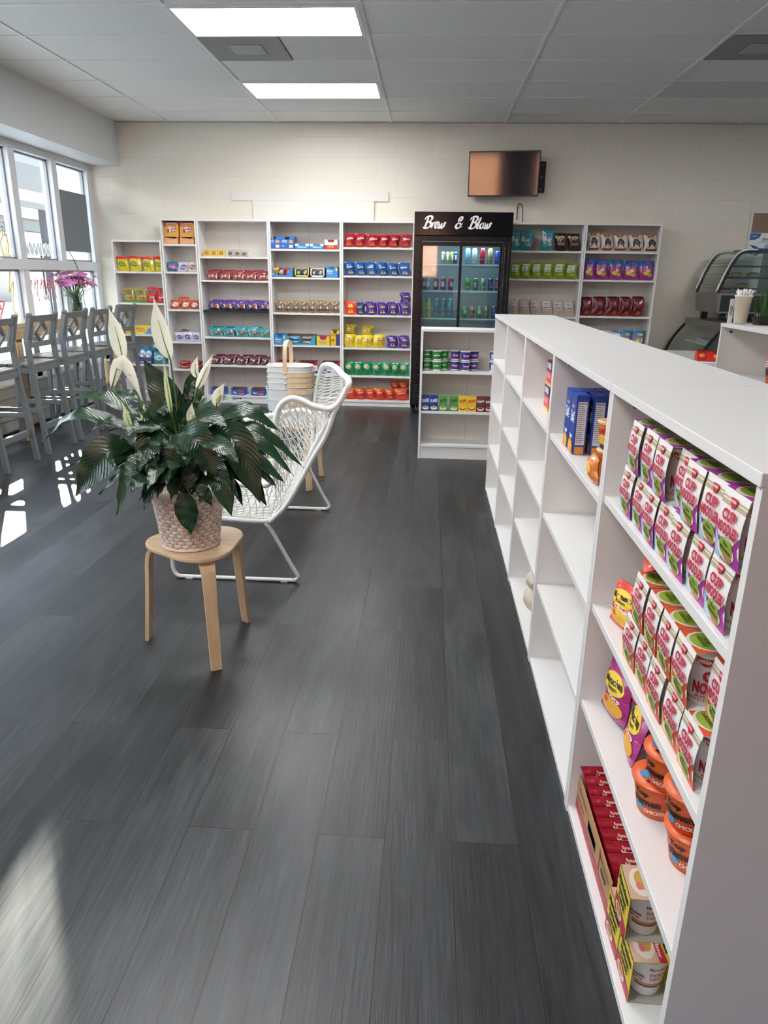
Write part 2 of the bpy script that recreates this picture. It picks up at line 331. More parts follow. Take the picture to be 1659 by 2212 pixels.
# ================================================================== the setting
XW, YB, ZC = -3.90, 8.661, 3.027      # window plane, back wall, ceiling
mb = MB(); mb.box(-4.05, -3.3, -.1, 6.1, 8.85, 0, M_FLOOR); struct(mb.build('floor'))
mb = MB(); mb.box(-4.05, -3.3, ZC, 6.1, 8.85, ZC+.1, M_CEIL); struct(mb.build('ceiling'))
mb = MB(); mb.box(-4.3, YB, 0, 6.1, YB+.2, ZC, M_BLOCK); struct(mb.build('wall_back'))
mb = MB(); mb.box(6.0, -3.3, 0, 6.1, YB, ZC, mat('c2c8d2', .6)); struct(mb.build('wall_right'))  # unseen wall, tinted bluish to cool its bounce light
mb = MB()   # wall behind the photographer with a wide high window onto the brick building
for b in [(-4.05, 0, 6.0, 1.45), (-4.05, 2.75, 6.0, ZC), (-4.05, 1.45, -2.3, 2.75), (-1.25, 1.45, -.25, 2.75), (.13, 1.45, 6.0, 2.75)]:
    mb.box(b[0], -3.3, b[1], b[2], -3.2, b[3], mat('a6b0ca', .6))  # blue tint put in to cool the light bounced off this wall
struct(mb.build('wall_front'))
mb = MB()   # clad wall below the windows
mb.box(-4.05, -3.2, 0, -3.9, YB, .43, M_WALL)
for k in range(4): mb.hexa([(-3.9, -3.2, .02+k*.1), (-3.875, -3.2, .02+k*.1), (-3.875, YB, .02+k*.1), (-3.9, YB, .02+k*.1), (-3.9, -3.2, .115+k*.1), (-3.888, -3.2, .115+k*.1), (-3.888, YB, .115+k*.1), (-3.9, YB, .115+k*.1)], mat('cfcfcb', .55))
mb.box(-4.02, -3.2, .43, -3.84, YB, .455, M_FRAME); mb.box(-4.05, -3.2, .455, -3.85, .66, 2.585, M_WALL); struct(mb.build('wall_left', bevel=.002))
mb = MB(); mb.box(-4.05, -3.2, 2.585, -3.518, YB, ZC, mat('d2d3d3', .6, 0, .05, 40)); struct(mb.build('trim_1'))
mb = MB(); mb.box(-2.261, YB-.022, 2.235, -.495, YB, 2.335, M_WALL); mb.box(-2.02, YB-.03, 2.03, -.655, YB, 2.235, mat('dcd9d2', .6)); struct(mb.build('trim_2', bevel=.003))
# suspended grid
M_GRID = mat('ececec', .45)
gx = [-2.927+1.22*k for k in range(8)]; gy = [8.133-.61*k for k in range(19)]
mb = MB()
for x in gx: mb.box(x-.012, -3.2, ZC-.007, x+.012, YB, ZC-.0005, M_GRID)
for y in gy: mb.box(-3.518, y-.010, ZC-.0065, 6.0, y+.010, ZC-.0005, M_GRID)
mb.box(-3.518, YB-.022, ZC-.012, 6.0, YB, ZC-.0005, mat('b4b5b2', .5)); struct(mb.build('trim_3'))
# windows: mullions, transom and panes, bay by bay
MUL = [8.615-.79*k for k in range(11)]; YS = MUL[-1]-.05
mb = MB()
for k, y in enumerate(MUL):
    mb.box(-3.98, y-.052, .455, -3.86, y+.052, 2.585, M_FRAME)
mb.box(-3.99, YS, 1.462, -3.85, YB, 1.556, M_FRAME); mb.box(-3.98, YS, 2.515, -3.855, YB, 2.585, M_FRAME); mb.box(-3.98, YS, .455, -3.86, YB, .50, M_FRAME)
mb.box(-4.0, MUL[0]+.05, .455, -3.87, YB, 2.585, M_FRAME)
struct(mb.build('trim_4', bevel=.004))
def scribble(mb, pts, y, z, sy, sz, r, m):
    mb.tube(bez([(-3.934, y+p[0]*sy, z+p[1]*sz) for p in pts], 5), r, m, 5)
W_, RD, YL, BK = mat('f4f4f0', .5), mat('c8222c', .5), mat('e6d48a', .5), mat('2a2a2e', .5)
for k in range(10):
    y1 = MUL[k]-.052; y0 = MUL[k+1]+.052
    mb = MB(); mb.box(-3.93, y0, 1.556, -3.922, y1, 2.515, M_GLASS); mb.box(-3.93, y0, .50, -3.922, y1, 1.462, M_GLASS)
    wn = struct(mb.build('window_%d' % (k+1)))
    mb = MB()   # slim sash beads
    for z0, z1 in ((1.556, 2.515), (.50, 1.462)):
        for a in ((y0, z0, y0+.018, z1), (y1-.018, z0, y1, z1), (y0, z0, y1, z0+.018), (y0, z1-.018, y1, z1)):
            mb.box(-3.94, a[0], a[1], -3.91, a[2], a[3], mat('8d9298', .4, .3))
    mb.build('window_frame', wn)
    if k == 1:
        mb = MB()
        for j in range(7): scribble(mb, [(0, 1), (.1, .1), (.25, .9), (.35, .15), (.6, 1), (.7, .3)], y0+.05+j*.08, 1.58, .11, .14, .006, W_)
        for j in range(5): scribble(mb, [(0, .2), (.4, .9), (.2, .5), (.9, .8), (.5, 0), (.8, -.6)], y0+.07+j*.12, 1.25, .09, .14, .004, RD)
        for j in range(9): scribble(mb, [(0, 0), (.02, .5), (0, 1)], y0+.08+j*.055, .72+.03*(j % 3), .1, .5, .0035, W_)
        mb.build('graffiti', wn)['label'] = 'white and red graffiti tags on the glass'
    if k == 2:
        mb = MB()
        scribble(mb, [(0, 1), (.5, 1.3), (.9, .8), (.5, .2), (.1, .8), (.9, 1.1), (.2, -.2), (1, .4), (.3, -1), (.9, -.6), (.5, -1.6), (.9, -1.9), (.2, -2)], y1-.22, 1.5, .16, .24, .008, YL)
        scribble(mb, [(0, 0), (.3, .9), (.5, .1), (.7, 1), (1, .2), (.6, .5), (1.2, .6), (.9, -.3), (1.3, -.5)], y0+.05, 1.08, .3, .16, .006, RD)
        scribble(mb, [(0, 1), (.2, .4), (.5, .8), (.4, 0), (.8, .5), (.6, 1.1), (0, .8)], y1-.2, 1.75, .14, .12, .003, BK)
        scribble(mb, [(.2, 1), (.6, .8), (.7, .2), (.3, -.2), (.1, .3), (.5, .6)], y0+.12, 1.2, .3, .22, .003, BK)
        mb.build('graffiti', wn)['label'] = 'yellow, red and black graffiti on the glass'

# outside: pavement, road, shop fronts across the street, brick building behind the photographer
mb = MB(); mb.box(-60, -30, -.16, -4.06, 60, -.1, mat('a5a39d', .8, 0, .1, 3, .08)); mb.box(-4.05, -30, -.16, 40, -3.31, -.1, mat('a9a7a1', .8)); struct(mb.build('ground_outside'))
mb = MB()
mb.box(-17, -10, -.1, -16, 44, 2.9, mat('9c9a94', .8, 0, .1, 2, .08)); mb.box(-17, -10, 2.9, -15.7, 44, 3.35, mat('24272b', .6)); mb.box(-17, -10, 3.35, -15.6, 44, 3.95, mat('a09680', .7))
mb.box(-17, -10, 3.95, -15.5, 44, 4.4, mat('1e2226', .5))
sf = mb.build('street_building'); tag(sf, 'pale low building with dark eaves seen across the street through the windows', 'building')
for k in range(9):
    mb = MB(); y = -6+k*5.2; mb.box(-15.99, y, .3, -15.93, y+2.6, 2.5, mat('1c2126', .15)); mb.build('shop_window', sf)
cs = thing('sun_block_fascia', 'long dark and cream fascia added under the canopy to block sun', 'sign', (0, 0, 0))  # fascia bands, lengthened and topped with an added panel to block the sun
for z0, z1, c, n_ in ((2.47, 2.57, '1c1f23', 'lower_strip'), (2.57, 2.74, '8d846f', 'cream_band'), (2.74, 3.16, '1f2327', 'dark_band'), (3.16, 3.75, '363c46', 'sun_block_panel')): mb = MB(); mb.box(-6.93, 12.58 if z0 > 3.1 else 8.2, z0, -6.87, 24, z1, mat(c, .6)); mb.build(n_, cs)
for k in range(4):
    mb = MB(); y = 4.2+k*4.9; mb.box(-7.25, y-.12, -.1, -7.0, y+.12, 3.75, mat('202327', .6)); mb.box(-7.3, y-.17, -.1, -6.95, y+.17, .1, mat('5b5e62', .7))
    tag(mb.build('canopy_post'), 'dark square post standing on the pavement outside the windows', 'post', 'posts outside the windows')
mb = MB(); mb.box(-7.3, 1.5, 3.75, -6.6, 25, 4.6, mat('50555b', .5)); tag(mb.build('canopy_beam'), 'dark beam carried by the posts outside the windows', 'beam')
mb = MB(); mb.box(-14, -15, -.1, 2, -14.5, 6.5, brick_out_material()); tag(mb.build('brick_building'), 'orange brick building behind the photographer, seen only mirrored in glass', 'building')

# ceiling lights and vents
M_LAMP = mat('ffffff', .5, emis=17)
def troffer(x, y, label):
    t = thing('ceiling_light', label, 'light', (x+.61, y+.305, ZC-.012), 0, 'fluorescent ceiling panels')
    mb = MB()
    for a in ((-.598, -.293, .598, -.268), (-.598, .268, .598, .293), (-.598, -.268, -.573, .268), (.573, -.268, .598, .268)): mb.box(a[0], a[1], -.006, a[2], a[3], .011, mat('dfe0e0', .4))
    mb.build('frame', t); mb = MB(); mb.box(-.573, -.268, -.001, .573, .268, .009, M_LAMP); mb.build('diffuser', t)
troffer(-1.707, 5.083, 'bright fluorescent ceiling panel nearer the camera, larger in the photo')
troffer(-1.707, 6.913, 'bright fluorescent ceiling panel farther away, above the coolers aisle')
for k, (x, y) in enumerate([(-1.707, 2.643), (3.173, 5.083), (3.173, 2.643), (-1.707, .2)]): troffer(x, y, 'fluorescent ceiling panel added outside the picture to light the shop')  # unseen panels, added to light the rest of the shop
def vent(x, y, label, name='ceiling_vent'):
    t = thing(name, label, 'vent', (x+.3, y+.305, ZC-.009))
    mb = MB(); mb.box(-.285, -.29, -.003, .285, .29, .006, mat('85888c', .5)); mb.build('panel', t)
    mb = MB(); mb.box(-.11, -.12, -.007, .13, .11, -.0032, mat('a6a9ad', .5)); mb.build('centre_plate', t)
vent(-1.70, 5.69, 'dark grey square vent panel between the two ceiling lights'); vent(1.965, 5.69, 'dark grey square vent panel at the upper right of ceiling')
for x, y, w_, l in ((-1.11, 5.70, .61, 'smooth plain ceiling tile beside the vent between the lights'), (1.965, 6.92, 1.19, 'smooth grey plain ceiling tile at the right edge')):
    mb = MB(); mb.box(x, y, ZC-.005, x+w_, y+.59, ZC-.0004, mat('cfd1d3', .5)); tag(mb.build('ceiling_tile'), l, 'ceiling tile')

# ================================================================== bookcases
MKH = mat('1a1a1c', .6)
def cabinet(label, loc, W, D, H, shelves, base=.09, rz=0, name='bookcase', dark=None, screws=False, backed=True, top_over=0, group=None):
    t = thing(name, label, 'shelf', loc, rz, group); T = .018
    for x in (0, W-T):
        mb = MB(); mb.box(x, 0, 0, x+T, D, H-(.020 if top_over else 0), M_WHITE)
        if screws:
            xe = x+T if x == 0 else x
            for z in shelves: mb.box(xe-.0004, .048, z-.046, xe+.0004, .053, z-.041, MKH)
        mb.build('side_panel', t, bevel=.0012)
    mb = MB()
    if top_over: mb.box(.0005, -top_over, H-.020, W-.0005, D, H, M_WHITE)
    else: mb.box(T, .002, H-.022, W-T, D, H-.002, M_WHITE)
    mb.build('top_panel', t, bevel=.0015)
    mb = MB(); mb.box(T, D-.006, .01, W-T, D-.001, H-.021, M_BACK)
    if W > .7 and not screws: mb.box(W/2-.0015, D-.0065, .01, W/2+.0015, D-.006, H-.021, mat('a8a49c', .6))
    mb.build('back_panel', t)
    for k, z in enumerate(shelves):
        mb = MB(); mb.box(T+.0005, .006, z-.020, W-T-.0005, D-.006, z, M_BLKM if k == dark else M_WHITE); s = mb.build('shelf', t, bevel=.0012)
        if k == dark: s['label'] = 'black shelf board'
    mb = MB(); mb.box(T, .003, base-.020, W-T, D-.006, base, M_WHITE); mb.build('base_shelf', t, bevel=.0012)
    if base > .05: mb = MB(); mb.box(T, .012, 0, W-T, .028, base-.020, M_WHITE); mb.build('plinth', t)
    if screws:
        for x, q in ((T+.0004, 1), (W-T-.0004, -1)):
            for y in (.055, D-.07):
                mb = MB(); mb.lathe([(.0085, 0), (.0085, .0012), (.004, .0014)], mat('5e5e60', .5), 12)
                o = mb.build('cam_lock', t, (x, y, H-.048)); o.rotation_euler = (0, q*PI/2, 0)
    return t
YF = 8.364
GB = 'tall white bookcases along the back wall'
cabinet('white bookcase lower than its neighbours, in the corner by the windows', (-3.573, YF, 0), .565, .285, 1.795, [1.461, 1.12, .77, .43], .10, group=GB)
cabinet('narrow tall white bookcase with slim snack boxes at its top', (-3.001, YF, 0), .40, .285, 2.02, [1.755, 1.464, 1.057, .696, .382], .064, group=GB)
cabinet('tall white bookcase with one black shelf, right of the narrow bookcase', (-2.596, YF, 0), .80, .285, 2.02, [1.631, 1.38, 1.055, .758, .438], .088, dark=2, group=GB)
cabinet('tall white bookcase with blue cracker boxes on top shelf', (-1.793, YF, 0), .80, .285, 2.02, [1.72, 1.424, 1.041, .684, .364], .085, group=GB)
cabinet('tall white bookcase full of chip bags, just left of black cooler', (-.990, YF, 0), .80, .285, 2.02, [1.747, 1.451, 1.03, .667, .352], .068, group=GB)
cabinet('tall white bookcase partly hidden by the right side of black cooler', (.833, YF, 0), .80, .285, 2.02, [1.735, 1.445, 1.052, .70, .38], .088, group=GB)
cabinet('rightmost tall white bookcase, next to the bare block wall', (1.636, YF, 0), .80, .285, 2.02, [1.735, 1.445, 1.063, .705, .38], .088, group=GB)
cabinet('low white shelf unit with cereal in front of black cooler', (-.0635, 5.909, 0), .80, .28, 1.06, [.725, .40], .12, name='low_shelf')
XA = .44; AY = [5.03, 4.214, 3.398, 2.600, 1.752, .926]
AZ = [(.93, .63, .34)]*4+[(.952, .658, .374)]
AL = ['empty white island shelf unit, farthest of the five in the row', 'empty white island shelf unit, second farthest of the row', 'white island shelf unit holding a crumpled plastic bag, middle of row', 'white island shelf unit holding blue cartons, second nearest', 'white island shelf unit packed with noodle cups, nearest the camera']
for k in range(5):
    W = AY[k]-AY[k+1]-.003
    cabinet(AL[k], (XA, AY[k], 0), W, .382, 1.2235, AZ[k], .022, -PI/2, 'island_shelf', None, True, top_over=.004, group='white island shelf units along the aisle')
cabinet('white island shelf unit at far right edge holding orange snack bags', (1.70, 4.45, 0), .81, .382, 1.2235, [.93, .63, .34], .022, -PI/2, 'island_shelf', None, True, top_over=.004)

# ================================================================== product builders
def bag(w, h, t, col, dec=(), top=None, bot=None, kind='chip_bag', seed=0):
    mb = MB(); rr = random.Random(seed*31+len(dec)); ph = [rr.uniform(0, 6) for _ in range(4)]
    cr = .085; t = t*1.15
    def T(u, v):
        a = max(0, 1-abs(2*u/w)**2.1); q = (v/h-.5)*2; b = max(0, 1-abs(q/(1-cr*1.3))**2.6)
        return t/2*(a**.6)*(b**.62)*(1+.07*math.sin(17*u/w+ph[0]+4*v/h)+.06*math.sin(9*v/h+ph[1]))+.0012
    def X(u, v):
        q = (v/h-.5)*2; return u*(1-.085*math.cos(q*PI/2)+.014*math.sin(7*q+ph[2]))+.010*math.sin(2.2*q+ph[3])*w/.13
    def F(u, v, e): return (X(u, v), -(T(u, v)+e), v+.006*abs(2*u/w)**2*(1 if v < h/2 else -.4))
    nu, nv = 10, 14
    for sgn in (1, -1):
        for j in range(nv):
            v0, v1 = h*j/nv, h*(j+1)/nv; vm = (v0+v1)/2/h
            c = col
            if top and vm > 1-top[0]: c = top[1]
            if bot and vm < bot[0]: c = bot[1]
            def G(a, b, v0=v0, v1=v1):
                u = (a-.5)*w; v = v0+(v1-v0)*b; p = F(u, v, 0); return (p[0], p[1]*sgn, p[2])
            mb.grid(G, nu, 1, foil(c))
    decals(mb, F, dec, .0012)
    for zc in (.0, h):   # crimped seams
        pass
    o = mb.build(kind); o['_w'] = w; o['_h'] = h
    o.rotation_euler = (0, 0, 0); return o
def carton(w, h, d, col, dec=(), side=None, top=None, rdec=(), tdec=(), kind='snack_box'):
    mb = MB(); m = mat(col, .4)
    mb.box(-w/2, 0, 0, w/2, d, h, m)
    e_ = .0004
    if side: mb.box(-w/2-e_, e_, e_, -w/2, d-e_, h-e_, mat(side, .4)); mb.box(w/2, e_, e_, w/2+e_, d-e_, h-e_, mat(side, .4))
    if top: mb.box(-w/2+e_, e_, h, w/2-e_, d-e_, h+e_, mat(top, .4))
    decals(mb, lambda u, v, e: (u, -e, v), dec); decals(mb, lambda u, v, e: (w/2+e+.0004, d/2+u, v), rdec); decals(mb, lambda u, v, e: (u, d/2+v, h+e+.0004), tdec)
    return mb.build(kind)
def tray(w, h, d, col, dec=(), notch=.5, inner='8a6a4c', kind='display_box', nh=.4):
    """open display carton: front wall cut down in the middle"""
    mb = MB(); m = mat(col, .42); T = .003; mi = mat(inner, .7)
    mb.box(-w/2, 0, 0, w/2, d, T, m)
    for x in (-w/2, w/2-T): mb.box(x, 0, 0, x+T, d, h, m)
    for x in (-w/2+T, w/2-2*T): mb.box(x+(.0002 if x < 0 else T-.0006), T, T, x+(.0006 if x < 0 else T-.0002), d-T, h-.0005, mi)
    mb.box(-w/2, d-T, 0, w/2, d, h, mi)
    n = notch*w/2; s = n*.6
    mb.prism([(-w/2, 0), (w/2, 0), (w/2, h), (n, h), (s, h*nh), (-s, h*nh), (-n, h), (-w/2, h)], 0, T, m, 'y')
    decals(mb, lambda u, v, e: (u, -e, v), dec)
    return mb.build(kind, fixn=False)
def cup(r0, r1, h, col, dec=(), rim='f0efec', bands=(), kind='cup', lid=None, bottom=None):
    mb = MB(); m = mat(col, .4); n = 24
    R0 = lambda z: r0+(r1-r0)*z/h
    mb.lathe([(r0*.92, 0), (r0, .002), (R0(h-.004), h-.004)], m, n)
    mb.lathe([(r1+.001, h-.006), (r1+.003, h-.004), (r1+.003, h), (r1-.002, h+.001)], mat(rim, .4), n)
    if bottom: mb.lathe([(R0(0)+.0005, .002), (R0(bottom[0])+.0005, bottom[0])], mat(bottom[1], .4), n, cap=False)
    for z0, z1, c in bands: mb.lathe([(R0(z0)+.0006, z0), (R0(z1)+.0006, z1)], mat(c, .4), n, cap=False)
    if lid: mb.lathe([(r1+.0045, h+.0005), (r1+.0045, h+.002), (r1*.5, h+.003), (0, h+.003)], mat(lid, .35), n, cap=False)
    def F(u, v, e):
        r = R0(v)+e; a = u/r0; return (r*math.sin(a), -r*math.cos(a), v)
    decals(mb, F, dec, .001)
    return mb.build(kind)
def can(col, top='c8c9cb', h=.122, r=.0305, dec=()):
    mb = MB(); mb.lathe([(r*.78, 0), (r, .008), (r, h-.014), (r*.84, h-.003)], mat(col, .22, .55), 18)
    mb.lathe([(r*.86, h-.005), (r*.88, h), (r*.80, h), (r*.78, h-.003), (0, h-.003)], mat(top, .25, .9), 18, cap=False)
    decals(mb, lambda u, v, e: ((r+e)*math.sin(u/r), -(r+e)*math.cos(u/r), v), dec); return mb.build('drink_can')
def bottle(col, h=.205, r=.031, cap='e6e6e6', label=None):
    mb = MB(); mb.lathe([(r*.9, 0), (r, .01), (r, h*.62), (r*.75, h*.78), (r*.42, h*.88), (r*.40, h*.93)], mat(col, .12, .1), 18)
    mb.lathe([(r*.46, h*.93), (r*.46, h), (0, h)], mat(cap, .4), 14)
    if label: mb.lathe([(r+.0006, h*.25), (r+.0006, h*.55)], mat(label, .4), 18, cap=False)
    return mb.build('drink_bottle')
ORD = ['first', 'second', 'third', 'fourth', 'fifth', 'sixth', 'seventh', 'eighth', 'ninth', 'tenth']
USED = set()
def put(proto, loc, rot=0, label='', cat='snack', group=None, sx=1, sz=1, sy=1, rx=0):
    """first use moves the prototype itself, later uses copy it"""
    if proto.name in USED:
        o = dup(proto, loc, (rx, 0, rot))
    else:
        o = proto; USED.add(proto.name); o.location = loc; o.rotation_euler = (rx, 0, rot)
    o.scale = (sx, sy, sz); tag(o, label, cat, group)
    if len(label.split()) > 16: print('LONG', label)
    return o
def row(proto, z, ps, desc, where, cat='bag', w=None, h=None, ph=None, y=8.425, start=0, lean=.07, jit=.0, grp=None, total=None):
    w = w or proto.get('_w', .12); hh = proto.get('_h', .14)
    n = len(ps)
    for i, (x, ww) in enumerate(ps):
        side = '%s from left' % ORD[i+start] if (total or n) > 1 else ''
        lab = ('%s, %s, %s' % (desc, side, where)) if side else '%s %s' % (desc, where)
        rx = -lean*R.uniform(.5, 1.3)
        put(proto, (x, y+R.uniform(0, jit), z+.0015), R.uniform(-.24, .24) if lean else R.uniform(-.03, .03), lab, cat, grp or desc+'s', sx=min(1.3, ww/w*1.02), sz=(h or hh)/hh*(R.uniform(.94, 1.05) if lean else 1), rx=rx)

# ================================================================== goods on the wall bookcases
W1, W2, W3, W4, W5, W6, W7 = 'corner bookcase', 'narrow bookcase', 'third bookcase', 'fourth bookcase', 'bookcase left of cooler', 'bookcase right of cooler', 'rightmost bookcase'
bg = bag(.14, .168, .06, 'e3cf2e', [('e', 0, .078, .046, .036, '3d6b2a'), ('t', 'SOUR', 0, .098, .06, .02, 'e8e03c'), ('t', 'PATCH', 0, .072, .07, .02, 'f4e83c'), ('t', 'KIDS', 0, .05, .04, .014, 'e8e03c'), ('e', -.045, .03, .006, .006, '4a8a30'), ('e', .04, .028, .006, .006, 'd8602a'), ('e', -.05, .12, .006, .005, '4a8a30'), ('e', .048, .118, .006, .005, '4a8a30')], top=(.2, 'e0443c'), kind='candy_bag', seed=1)
row(bg, 1.461, [(-3.491, .134), (-3.349, .15), (-3.20, .147), (-3.072, .12)], 'yellow and red sour candy bag', 'top shelf of '+W1)
bg = bag(.14, .165, .06, 'a9964a', [('t', 'HARIBO', 0, .125, .10, .022, '2c2418'), ('t', 'Goldbears', 0, .1, .09, .016, '3c3018'), ('e', 0, .055, .05, .022, 'c9b25a'), ('e', -.02, .055, .018, .014, '8c6a2c'), ('e', .02, .05, .016, .014, 'b8482c')], bot=(.14, '5c9a30'), kind='candy_bag', seed=2)
row(bg, 1.12, [(-3.448, .14), (-3.305, .136)], 'gold gummy candy bag', 'second shelf of '+W1)
bg = bag(.12, .168, .055, 'c42432', [('e', .01, .125, .03, .014, '2a6a4a'), ('t', 'Twists', 0, .06, .07, .024, 'f4f0ea', 12), ('e', 0, .028, .034, .01, 'e86068')], kind='candy_bag', seed=3)
row(bg, 1.12, [(-3.178, .115), (-3.072, .105)], 'glossy red candy bag', 'second shelf of '+W1)
bx = carton(.19, .095, .1, 'e8cf3e', [('t', 'SWEDISH', -.03, .06, .1, .022, 'c8302c'), ('t', 'FISH', -.02, .032, .08, .02, 'c8302c'), ('p', [(.01, 0.002), (.09, .002), (.09, .06), (.06, .07), (.045, .03)], '4f8fd0')], side='e9e2c0')
row(bx, .77, [(-3.32, .19)], 'yellow and blue candy box on third shelf of corner bookcase', 'beside red bags', 'box', w=.19, lean=0)
bx = carton(.11, .07, .08, 'ecd23a', [('t', 'MIKE', 0, .035, .07, .022, 'd85028')])
row(bx, .77, [(-3.475, .11)], 'small yellow candy box', 'behind the last bar stool, in the corner bookcase', 'box', w=.11, lean=0)
bg = bag(.115, .172, .055, 'b83a4e', [('t', 'Jolly', 0, .11, .06, .02, 'f4e8ea'), ('t', 'GUMMIES', 0, .085, .08, .017, 'f0e4e6'), ('e', -.02, .05, .018, .014, 'e89a3c'), ('e', .022, .045, .016, .014, '7aa03c'), ('e', 0, .025, .02, .01, 'd86a8a')], kind='candy_bag', seed=4)
row(bg, .77, [(-3.165, .116), (-3.075, .1)], 'pink red gummy bag', 'third shelf of '+W1)
bg = bag(.15, .16, .06, '2c7fa6', [('e', 0, .09, .055, .035, 'd9e6ee'), ('t', "Welch's", 0, .092, .08, .026, '2a4a8a'), ('e', -.03, .04, .02, .014, '7a3a8a'), ('e', .03, .04, .018, .014, 'd86a3c')], kind='candy_bag', seed=5)
bx = tray(.15, .075, .11, '4a3f78', [('t', 'FRUIT SNACKS', 0, .02, .12, .018, 'e8e6f0')], .9, nh=.8)
row(bx, .43, [(-3.31, .15)], 'purple display box on fourth shelf of corner bookcase', 'holding blue bags', 'box', w=.15, lean=0, y=8.40)
row(bg, .436, [(-3.345, .12), (-3.28, .12)], 'blue fruit snack bag', 'in the purple display box', y=8.455, h=.19)
bg = bag(.15, .135, .05, '3c8a94', [('e', 0, .07, .05, .03, 'c9d6da'), ('t', 'fruit', 0, .07, .06, .024, '2a4a6a')], kind='candy_bag', seed=6)
for i, zz in enumerate((.432, .572)): put(bg, (-3.145, 8.43, zz), R.uniform(-.05, .05), 'silver and teal candy bag, %s of the two stacked in corner bookcase' % ('lower', 'upper')[i], 'bag', 'stacked teal bags', sx=1.08, rx=-.04)
# narrow bookcase
bx = carton(.162, .15, .1, 'd8a23c', [('p', [(-.081, .11), (.081, .135), (.081, .15), (-.081, .15)], 'c05a3a'), ('t', 'GIANT SNACK', 0, .137, .12, .012, 'f0e0c8', 5), ('p', [(-.045, .045), (.05, .055), (.05, .118), (-.045, .108)], 'b8382c'), ('t', 'slim', .0, .098, .085, .03, 'f6f0e8', 4), ('t', 'jim', .01, .064, .075, .034, 'f6f0e8', 4), ('p', [(-.045, .04), (-.025, .042), (-.03, .075), (-.045, .072)], '8a2c5a')])
bl = tray(.162, .075, .13, 'd98a4e', [('p', [(-.081, .0), (.081, .0), (.081, .05), (-.06, .07), (-.081, .06)], 'e0a070'), ('t', 'smoked', .02, .03, .09, .016, 'e8c070')], .85, nh=.72)
for i, x in enumerate((-2.901, -2.722)):
    put(bl, (x, 8.40, 1.756), 0, '%s open snack stick tray at the top of narrow bookcase' % ('left', 'right')[i], 'box', 'snack stick trays')
    put(bx, (x+.003, 8.42, 1.833), R.uniform(-.04, .04), '%s orange and yellow meat stick carton at top of narrow bookcase' % ('left', 'right')[i], 'box', 'meat stick cartons', rx=-.04)
def gold(col, blob='e8e6e6', seed=0, t1='Goldfish', txt='f4f2ee'): return bag(.125, .105, .045, col, [('e', 0, .05, .045, .026, blob), ('t', t1, 0, .05, .07, .018, txt if blob != 'e8e6e6' else '3a4a8a')], kind='snack_bag', seed=seed)
row(gold('3c6f96', 'b05a8c', 7, 'Fruit'), 1.464, [(-2.909, .131)], 'blue and magenta snack bag on second shelf of narrow bookcase', '', jit=.01)
row(gold('c7c6d2', '6a4a8a', 8, 'Cookies'), 1.464, [(-2.792, .122)], 'white and purple snack bag in middle of second shelf,', 'narrow bookcase')
row(gold('dcd9d4', 'a4522e', 9, 'Trail'), 1.464, [(-2.681, .1)], 'white and orange snack bag at right end of second shelf,', 'narrow bookcase')
g = gold('c2512c', 'e6ded0', 10, 'Flips', 'c0392b')
row(g, 1.057, [(-2.913, .121), (-2.795, .112), (-2.69, .1)], 'orange snack bag', 'third shelf of '+W2)
put(g, (-2.84, 8.50, 1.085), .2, 'orange snack bag standing behind others on third shelf of narrow bookcase', 'bag', 'orange snack bags')
g = gold('cfccd8', '5c3a80', 11, 'Trail mix')
row(g, .696, [(-2.89, .10), (-2.795, .118), (-2.69, .1)], 'white and purple trail mix bag', 'fourth shelf of '+W2)
g2 = bag(.12, .06, .04, 'a79e94', [('e', 0, .03, .04, .018, '6a4a3c')], kind='snack_bag', seed=12)
put(g2, (-2.85, 8.48, .79), .1, 'small brown snack bag lying on top of the white purple bags', 'bag')
g = bag(.135, .045, .06, 'a8242c', [('t', 'BEEF', 0, .023, .08, .018, 'd8b0a0')], kind='jerky_pack', seed=13)
for i in range(4): put(g, ((-2.853, -2.713)[i % 2], 8.44, .384+.046*(i//2)), R.uniform(-.06, .06), 'red jerky pack, %s %s of four on fifth shelf of narrow bookcase' % (('lower', 'upper')[i//2], ('left', 'right')[i % 2]), 'snack', 'red jerky packs')
put(g, (-2.72, 8.43, .066), .1, 'red jerky pack alone on the bottom shelf of narrow bookcase', 'snack')
# bookcase with black shelf
g = carton(.073, .075, .04, 'd8b45a', [('e', 0, .032, .024, .016, 'a8762c'), ('t', 'Wafer', 0, .055, .05, .012, '6a4418')], kind='cracker_pack'); row(g, 1.631, [(-2.515, .08), (-2.434, .076), (-2.35, .08)], 'small golden cracker pack', 'top shelf of '+W3, 'snack', w=.073, lean=.03)
g = bag(.075, .076, .035, 'b4aca2', [('e', 0, .035, .025, .02, '6a5a50'), ('t', 'mini', 0, .055, .04, .01, 'e8e4de')], kind='cookie_pack', seed=14); row(g, 1.631, [(-2.235, .078), (-2.158, .074), (-2.08, .08)], 'small silver cookie pack', 'top shelf of '+W3)
def cookie(c, disc, seed, dec=None): return bag(.135, .105, .045, c, [('p', [(-.06, .014), (.06, .014), (.06, .075), (-.06, .08)], 'dcd8d6'), ('e', .026, .045, .026, .024, disc), ('t', 'Cookie', -.028, .066, .05, .015, '2c3f8a', 10), ('e', -.03, .025, .02, .01, '6a9a3c'), ('e', -.005, .022, .012, .009, '7a4424')], top=(.14, c), kind='cookie_pouch', seed=seed)
